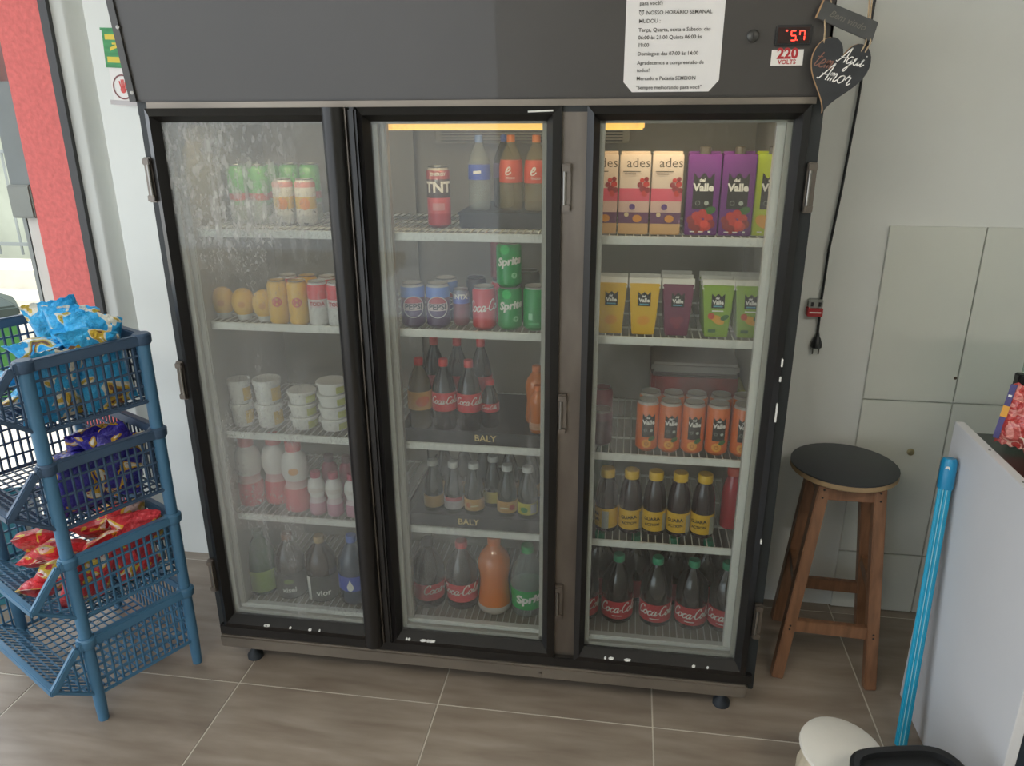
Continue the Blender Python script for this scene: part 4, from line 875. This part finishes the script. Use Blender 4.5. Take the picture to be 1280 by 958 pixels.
# =================================================================== basket rack
ANG = R(62)
rk = thing('basket_rack', 'blue plastic four tier stacking basket rack filled with snack bags', 'rack', (-.309, -.284, 0))
e1 = Vector((math.cos(ANG), math.sin(ANG), 0)); e2 = Vector((-math.sin(ANG), math.cos(ANG), 0))
def RP(u, v, z): p = e2*u+e1*v; return (p.x, p.y, z)      # u across, v front to back
RW, RD = .52, .315
M_blue = mat('blue_plastic', '44708f', .42, var=.08, scale=6); M_navy = mat('navy_plastic', '3d536c', .42, var=.08, scale=6)
rims = [.28, .55, .84, 1.13]
post_z = 1.13
for u in (0, RW):
    for v in (0, RD):
        MB().tube([RP(u, v, 0), RP(u, v, .06), RP(u, v, 1.12)], [.015, .017, .019], 12).build('post', M_blue, rk)
def basket(zr, mt):
    h = .185; zb = zr-h; tip = (-.115, zr-.10)
    b = MB()
    # floor grid
    for i in range(15): b.bar(RP(.02+(RW-.04)*i/14, .0, zb), RP(.02+(RW-.04)*i/14, RD-.01, zb), .005, .004)
    for j in range(13): b.bar(RP(.01, .005+(RD-.015)*j/12, zb), RP(RW-.01, .005+(RD-.015)*j/12, zb), .005, .004)
    bo = b.build('basket', mt, rk)
    r_ = MB()
    for u in (-.006, RW+.006):
        r_.bar(RP(u, -.03, zr), RP(u, RD+.012, zr), .022, .030)
        r_.bar(RP(u, -.03, zr), RP(u, tip[0], tip[1]), .016, .022)
        r_.bar(RP(u, tip[0], tip[1]), RP(u, 0, zb), .008, .012)
        r_.bar(RP(u, 0, zb), RP(u, RD, zb), .008, .012)
    r_.bar(RP(-.012, RD+.008, zr), RP(RW+.012, RD+.008, zr), .022, .030)
    r_.bar(RP(-.010, tip[0], tip[1]), RP(RW+.010, tip[0], tip[1]), .018, .022)
    r_.build('rim', mt, bo, bevel=.003)
    for u in (0, RW):
        s_ = MB(); n = 13
        for i in range(n+1):
            v = .012+(RD-.02)*i/n; s_.bar(RP(u, v, zb), RP(u, v, zr), .005, .006)
        for k in (1, 2, 3): s_.bar(RP(u, 0, zb+h*k/4), RP(u, RD, zb+h*k/4), .005, .006)
        for i in range(1, 5):   # forward wing behind the slanted lip
            v = tip[0]*i/5; zt = zr-.0 if v > -.03 else zr-.10*(-v-.03)/.085
            zl = zb+(tip[1]-zb)*(v/tip[0]); s_.bar(RP(u, v, zl), RP(u, v, zt), .004, .005)
        s_.bar(RP(u, 0, zb+h*.75), RP(u, -.055, zb+h*.75), .004, .005); s_.bar(RP(u, 0, zb+h/2), RP(u, -.1, zb+h/2), .004, .005); s_.bar(RP(u, 0, zb+h/4), RP(u, -.06, zb+h/4), .004, .005)
        tag(s_.build('side_grid', mt, bo), kind='stuff')
    s_ = MB()
    for i in range(23):
        u = RW*i/22; s_.bar(RP(u, RD, zb), RP(u, RD, zr), .005, .004)
        s_.bar(RP(u, 0, zb), RP(u, tip[0], tip[1]), .005, .004)
    for k in (1, 2, 3):
        s_.bar(RP(0, RD, zb+h*k/4), RP(RW, RD, zb+h*k/4), .005, .006)
        s_.bar(RP(0, tip[0]*k/4, zb+(tip[1]-zb)*k/4), RP(RW, tip[0]*k/4, zb+(tip[1]-zb)*k/4), .005, .006)
    tag(s_.build('end_grid', mt, bo), kind='stuff')
    for u in (0, RW):
        for v in (0, RD): MB().lathe([(.021, -.016), (.026, -.010), (.027, .012), (.021, .018)], 14, RP(u, v, zr)).build('corner_collar', mt, bo)
    return zb
floors = [basket(z, M_blue if i < 2 else M_navy) for i, z in enumerate(rims)]

def bagmat(key, base, c2, c3, c4):
    m = bpy.data.materials.new(key); m.use_nodes = True; nt = m.node_tree; N = nt.nodes; L = nt.links; b = N['Principled BSDF']
    tc = N.new('ShaderNodeTexCoord'); oi = N.new('ShaderNodeObjectInfo'); ad_ = N.new('ShaderNodeVectorMath'); ad_.operation = 'ADD'
    cm = N.new('ShaderNodeCombineXYZ'); L.new(oi.outputs['Random'], cm.inputs[0]); L.new(oi.outputs['Random'], cm.inputs[1])
    L.new(tc.outputs['Object'], ad_.inputs[0]); L.new(cm.outputs[0], ad_.inputs[1])
    nz = N.new('ShaderNodeTexNoise'); nz.inputs['Scale'].default_value = 13; nz.inputs['Detail'].default_value = 2; nz.inputs['Distortion'].default_value = .8
    L.new(ad_.outputs[0], nz.inputs['Vector'])
    rp = N.new('ShaderNodeValToRGB'); rp.color_ramp.interpolation = 'CONSTANT'; e = rp.color_ramp.elements
    for i in range(3): e.new(.5)
    for k, (p_, c) in zip(range(5), ((0, base), (.55, c2), (.60, c3), (.66, c4), (.71, base))): e[k].position = p_
    for k, (p_, c) in zip(range(5), ((0, base), (.55, c2), (.60, c3), (.66, c4), (.71, base))): e[k].color = lin(c)
    L.new(nz.outputs['Fac'], rp.inputs[0]); L.new(rp.outputs[0], b.inputs['Base Color'])
    n2 = N.new('ShaderNodeTexNoise'); n2.inputs['Scale'].default_value = 45; n2.inputs['Detail'].default_value = 3; L.new(ad_.outputs[0], n2.inputs['Vector'])
    bp = N.new('ShaderNodeBump'); bp.inputs['Strength'].default_value = 1; bp.inputs['Distance'].default_value = .014; L.new(n2.outputs['Fac'], bp.inputs['Height']); L.new(bp.outputs[0], b.inputs['Normal'])
    b.inputs['Roughness'].default_value = .28; b.inputs['Coat Weight'].default_value = .4
    return m
def bagmesh(name, m, wd, hh, th, seed):
    rnd = random.Random(seed); nx, nz_ = 12, 16; V = []; F = []
    ph = [rnd.uniform(0, 6) for _ in range(6)]
    for s in (-1, 1):
        for j in range(nz_+1):
            for i in range(nx+1):
                a = -1+2*i/nx; c = -1+2*j/nz_
                edge = abs(c) > .87
                t = 0 if edge else (1-(c/.88)**4)**.8*(1-abs(a)**3)**.7 if abs(a) < 1 else 0
                wr_ = 1+.16*math.sin(5*a+ph[0]+3*c)+.12*math.sin(9*c+ph[1])+.1*math.sin(7*a-4*c+ph[2])
                x = a*wd/2*(1-.10*t*abs(c))*(.94+.06*abs(c)); z = c*hh/2+(.004*math.sin(i*math.pi) if edge else 0)
                if abs(c) > .99: z += .003*(1 if i % 2 else -1)
                V.append((x, s*th/2*t*wr_+.006*math.sin(3*a+ph[3])*c+s*.0006, z))
    w1 = nx+1; o = w1*(nz_+1)
    for j in range(nz_):
        for i in range(nx):
            q = (j*w1+i, j*w1+i+1, (j+1)*w1+i+1, (j+1)*w1+i); F.append(q); F.append(tuple(o+k for k in reversed(q)))
    for i in range(nx): F.append((i, o+i, o+i+1, i+1)); F.append((nz_*w1+i, nz_*w1+i+1, o+nz_*w1+i+1, o+nz_*w1+i))
    for j in range(nz_): F.append((j*w1, (j+1)*w1, o+(j+1)*w1, o+j*w1)); F.append((j*w1+nx, o+j*w1+nx, o+(j+1)*w1+nx, (j+1)*w1+nx))
    return MB().add(V, F).mesh(name, m, 60)
B_blue = bagmat('snack_foil_blue', '3fb2ea', 'e9e2cf', 'd8b545', '8a5a3c'); B_pur = bagmat('snack_foil_violet', '3a3296', 'e0b23c', 'efe6d2', 'b04a2a'); B_red = bagmat('snack_foil_red', 'd8444c', 'e6c84a', 'efe0d8', 'c02a34')
def bag(me, u, v, z, rx, rz, label, group):
    o = link('snack_bag', me); p = RP(u, v, z); o.location = Vector(rk.location)+Vector(p)
    o.rotation_euler = (rx, random.uniform(-.35, .35), rz); return tag(o, label, 'snack bag', group)
bm_ = [bagmesh('snack_bag', B_blue, .15, .20, .055, s) for s in (1, 2, 3)]; pm_ = [bagmesh('snack_bag', B_pur, .15, .19, .05, s) for s in (4, 5)]; rm_ = [bagmesh('snack_bag', B_red, .15, .20, .055, s) for s in (6, 7, 8)]
def bags(mes, rows, noun, group):
    for i, (u, v, z, rx, rz, lab) in enumerate(rows): bag(mes[i % len(mes)], u, v, z, rx, rz, noun+' '+lab, group)
T1 = 'against the near side grid'; T2 = 'lying on the basket floor'; T3 = 'heaped in the middle of the pile'; T4 = 'on top by the back rim'
bags(bm_, [(.045, .075, 1.045, .12, ANG, T1), (.050, .215, 1.045, -.1, ANG+.05, T1), (.10, .10, 1.02, .3, ANG-.2, T1), (.10, .215, 1.04, .1, ANG, T1), (.22, .10, .985, 1.3, .4, T2), (.24, .24, .985, 1.35, 1.0, T2), (.40, .12, .985, 1.3, .9, T2), (.42, .25, .985, 1.3, 1.7, T2),
   (.17, .10, 1.06, .75, ANG+.6, T3), (.18, .23, 1.08, .5, ANG-.5, T3), (.27, .16, 1.07, .9, .3, T3), (.36, .20, 1.06, 1.0, .6, T3), (.14, .245, 1.125, .55, .55, T4), (.25, .25, 1.135, .6, .45, T4), (.36, .25, 1.13, .5, .6, T4), (.09, .215, 1.12, .9, .5, T4)],
   'bright blue snack bag in the top basket,', 'blue snack bags in the top basket')
bags(pm_, [(.05, .10, .74, .2, ANG, T1), (.055, .215, .755, .0, ANG+.05, T1), (.2, .16, .70, 1.25, 1.5, T2), (.34, .2, .70, 1.2, .4, T2), (.15, .12, .745, .9, .5, T3), (.16, .25, .775, .6, .4, T4), (.28, .24, .765, .8, .8, T4)], 'violet snack bag in the second basket,', 'violet snack bags in the second basket')
bags(rm_, [(.045, .06, .455, .25, ANG, T1), (.05, .20, .465, .1, ANG+.1, T1), (.18, -.01, .41, 1.1, .7, T2), (.20, .16, .405, 1.3, 1.4, T2), (.36, .08, .405, 1.3, .5, T2), (.11, .02, .47, .9, .9, T3), (.13, .15, .475, .8, ANG, T3), (.22, .06, .48, 1.0, .8, T3), (.24, .20, .49, 1.0, .5, T3), (.36, .06, .47, 1.0, .7, T3), (.09, .245, .515, .6, .5, T4), (.20, .25, .525, .7, .6, T4)],
   'shiny red snack bag in the third basket,', 'red snack bags in the third basket')

# =================================================================== stool
M_wood = mat('varnished_wood', '7f5a40', .45, var=.28, scale=9, stretch=(6, 6, .5), coat=.2)
SC = Vector((1.912, .382, 0)); ST = .69
sl = thing('bar_stool', 'round seated wooden bar stool with dark seat top beside the fridge', 'stool', (0, 0, 0))
MB().lathe([(.155, ST-.024), (.160, ST-.020), (.160, ST-.005)], 40, (SC.x, SC.y, 0)).build('seat', mat('seat_edge_wood', '9c8462', .6, var=.15), sl)
MB().lathe([(.160, ST-.005), (.160, ST-.001), (.157, ST), (.001, ST)], 40, (SC.x, SC.y, 0)).build('seat_top', mat('dark_laminate', '2a2c30', .35, var=.06), sl)
feet = [(1.748, .205), (2.030, .188), (2.085, .50), (1.80, .515)]
tops = [(-.075, -.085), (.085, -.085), (.09, .07), (-.07, .07)]
LEG = []
for (fx, fy_), (tx, ty) in zip(feet, tops):
    a = Vector((fx, fy_, 0)); b = Vector((SC.x+tx, SC.y+ty, ST-.024)); LEG.append((a, b))
    MB().bar(a, b, .036, .036, (0, 1, 0)).build('leg', M_wood, sl, bevel=.003)
def on(i, z): a, b = LEG[i]; return a+(b-a)*z/(ST-.024)
for i, j, z in ((0, 1, .185), (1, 2, .30), (2, 3, .175), (3, 0, .30)):
    MB().bar(on(i, z), on(j, z), .022, .042).build('stretcher', M_wood, sl, bevel=.002)
for i in range(4): MB().bar(on(i, .635), on((i+1) % 4, .635), .020, .055).build('apron', M_wood, sl, bevel=.002)
for i in (0, 1):
    for z in (.62, .645, .178, .19):
        p = on(i, z); MB().lathe([(.0035, 0), (.0035, .001)], 8, (0, 0, 0)).build('nail', M_ink, sl).matrix_local = Matrix.Translation((p.x, p.y-.0185, p.z)) @ Matrix.Rotation(R(90), 4, 'X')

# =================================================================== counter on the right
cn = thing('counter', 'white sided shop counter with dark front beside the stool', 'counter')
MB().box(2.118, 2.142, -.415, .170, 0, .93).build('side_panel', mat('white_laminate', 'd6d6d8', .45, var=.01), cn, bevel=.001)
MB().box(2.142, 2.85, -.405, .165, .04, .88).build('carcass', mat('navy_front', '1e2c38', .5), cn)
MB().box(2.142, 2.85, -.41, .168, .88, .90).build('worktop', mat('dark_worktop', '22302a', .3), cn, bevel=.002)
MB().box(2.16, 2.85, -.36, .15, 0, .04).build('plinth', M_blackpl, cn)
for y, z in ((-.02, .9302), (-.20, .9302)): MB().lathe([(.0035, 0), (.003, .001)], 8, (2.130, y, z)).build('screw_cap', mat('screw_grey', '6a6a66', .4), cn)
gs = thing('glass_display_pane', 'upright clear glass pane with black clip on the counter', 'glass pane', (2.25, .150, .9005))
MB().box(0, .5, 0, .006, 0, .42).build('pane', clearplastic('pane_glass', 'b8cfc2', .16, .03), gs)
for z in (.15, .40):
    MB().box(-.012, .02, -.012, .016, z-.03, z+.03).build('clip', M_blackpl, gs, bevel=.003)
MB().tube([(.02, -.01, .15), (.10, -.06, .12)], .004, 8).build('clip_arm', M_chrome, gs)
def candym(key, a, b_): return mat(key, a, .3, var=.5, scale=30, coat=.5)
cb = bagmesh('candy_bag', bagmat('candy_red_foil', 'b8403c', 'd98a80', 'c8605a', 'e0b0a0'), .12, .16, .045, 21)
o = link('candy_bag', cb); o.location = (2.245, .055, .990); o.rotation_euler = (R(-12), R(4), R(-35)); tag(o, 'clear bag of red candy with a violet and yellow edge on the counter', 'candy bag')
MB().box(-.064, -.050, -.010, .010, -.07, .075).build('violet_strip', mat('strip_violet', '3a3270', .5), o)
MB().box(-.0645, -.049, -.0105, .0105, -.012, .018).build('yellow_strip', mat('strip_yellow', 'd89a2c', .5), o)
wrapped(rect2d(.008, .006, 1), 1, -.057, .045, flat=True, y=-.0102).build('print', white, o)
for i, (x, y, z, key, c, lab) in enumerate(((2.33, -.03, .985, 'B_teal', '2f8fa8', 'teal wrapped candy bag on the counter beside the red one'), (2.40, .065, 1.062, 'B_rose', 'c8484c', 'red patterned candy bag standing behind the glass clip'), (2.22, -.07, .945, 'B_rust', '8a3a34', 'small dark red candy bag lying at the counter edge'))):
    me = bagmesh('candy_bag', bagmat('candy_foil_%d' % i, c, 'd0c0b0', c, 'b0706a'), .11 if i < 2 else .07, .15 if i == 0 else .30 if i == 1 else .10, .04, 30+i)
    o = link('candy_bag', me); o.location = (x, y, z); o.rotation_euler = (R(-10) if i < 2 else R(-60), 0, R(-30+15*i)); tag(o, lab, 'candy bag')

# broom handle
bh = thing('broom_handle', 'bright blue ribbed broom handle leaning against the white counter side', 'broom handle', (2.055, -.045, 0))
A = Vector((0, 0, .0)); B = Vector((2.094-2.055, .100+.045, .850)); dirv = (B-A).normalized()
def ribbed(a, b, r, n=20, dep=.0016):
    mb = MB(); x = dirv.orthogonal().normalized(); y = dirv.cross(x); V = []
    for p in (a, b): V += [p+(x*math.cos(2*math.pi*k/(2*n))+y*math.sin(2*math.pi*k/(2*n)))*(r-(dep if k % 2 else 0)) for k in range(2*n)]
    return mb.add(V, [tuple(range(2*n-1, -1, -1)), tuple(range(2*n, 4*n))]+[(k, (k+1) % (2*n), 2*n+(k+1) % (2*n), 2*n+k) for k in range(2*n)])
M_cy = mat('cyan_plastic', '1f9fc4', .35, var=.05)
ribbed(A, B-dirv*.07, .0165).build('shaft', M_cy, bh, ang=20)
for s in (-.006, .004): 
    o_ = Vector((-.0, -.0, 0))+Vector((s, -.0158, 0))+Vector((-.004, 0, .0)); MB().bar(A+o_, B-dirv*.07+o_, .0016, .002).build('pale_line', mat('pale_cyan', '9fd6e4', .4), bh)
MB().tube([B-dirv*.085, B-dirv*.08, B-dirv*.01, B], [.0195, .0205, .0205, .016], 18).build('end_cap', mat('cyan_cap', '1a86b4', .35), bh)
MB().tube([B-dirv*.022+Vector((-.008, -.0165, 0)), B-dirv*.022+Vector((-.009, -.0185, 0))], .006, 10).build('hang_hole', M_white, bh)

# bin and bucket at the bottom edge
bi = thing('waste_bin', 'black open waste bin on the floor beside the counter', 'bin', (1.912, -.525, 0), R(12))
def rsq(r, z, n=32, p=4.): return [(r*math.copysign(abs(math.cos(2*math.pi*k/n))**(2/p), math.cos(2*math.pi*k/n)), r*math.copysign(abs(math.sin(2*math.pi*k/n))**(2/p), math.sin(2*math.pi*k/n)), z) for k in range(n)]
def ringloft(rings):
    n = len(rings[0]); V = [v for r in rings for v in r]; F = [(i*n+k, i*n+(k+1) % n, (i+1)*n+(k+1) % n, (i+1)*n+k) for i in range(len(rings)-1) for k in range(n)]
    F.append(tuple(range(n-1, -1, -1))); F.append(tuple(range((len(rings)-1)*n, len(rings)*n))); return MB().add(V, F)
ringloft([rsq(.095, 0), rsq(.098, .01), rsq(.122, .31), rsq(.118, .31), rsq(.094, .012)]).build('body', M_blackpl, bi)
ringloft([rsq(.121, .298), rsq(.134, .300), rsq(.135, .314), rsq(.128, .320), rsq(.117, .316), rsq(.116, .30)]).build('rim', M_blackpl, bi)
bk = thing('covered_sack', 'white plastic lid resting on a crumpled cream sack next to the black bin', 'sack', (1.806, -.292, 0))
sm = MB(); V = []; n = 40
prof = [(.085, 0), (.10, .03), (.098, .10), (.088, .15), (.078, .178)]
for r, z in prof: V += [((r*(1+.07*math.sin(5*k*2*math.pi/n+z*20)+.04*math.sin(11*k*2*math.pi/n)))*math.cos(2*math.pi*k/n), (r*(1+.07*math.sin(5*k*2*math.pi/n+z*20)+.04*math.sin(11*k*2*math.pi/n)))*math.sin(2*math.pi*k/n), z) for k in range(n)]
sm.add(V, [(i*n+k, i*n+(k+1) % n, (i+1)*n+(k+1) % n, (i+1)*n+k) for i in range(len(prof)-1) for k in range(n)]+[tuple(range(n-1, -1, -1)), tuple(range((len(prof)-1)*n, len(prof)*n))])
sm.build('sack', mat('cream_cloth', 'c9bda4', .8, var=.1, scale=15, bump=.3), bk)
ld_ = MB().lathe([(.105, 0), (.108, .004), (.106, .012), (.085, .022), (.04, .030), (.001, .032)], 36).build('lid', mat('offwhite_plastic', 'd8d4ca', .5, var=.05), bk)
ld_.location = (.005, 0, .178); ld_.rotation_euler = (R(5), R(6), 0)
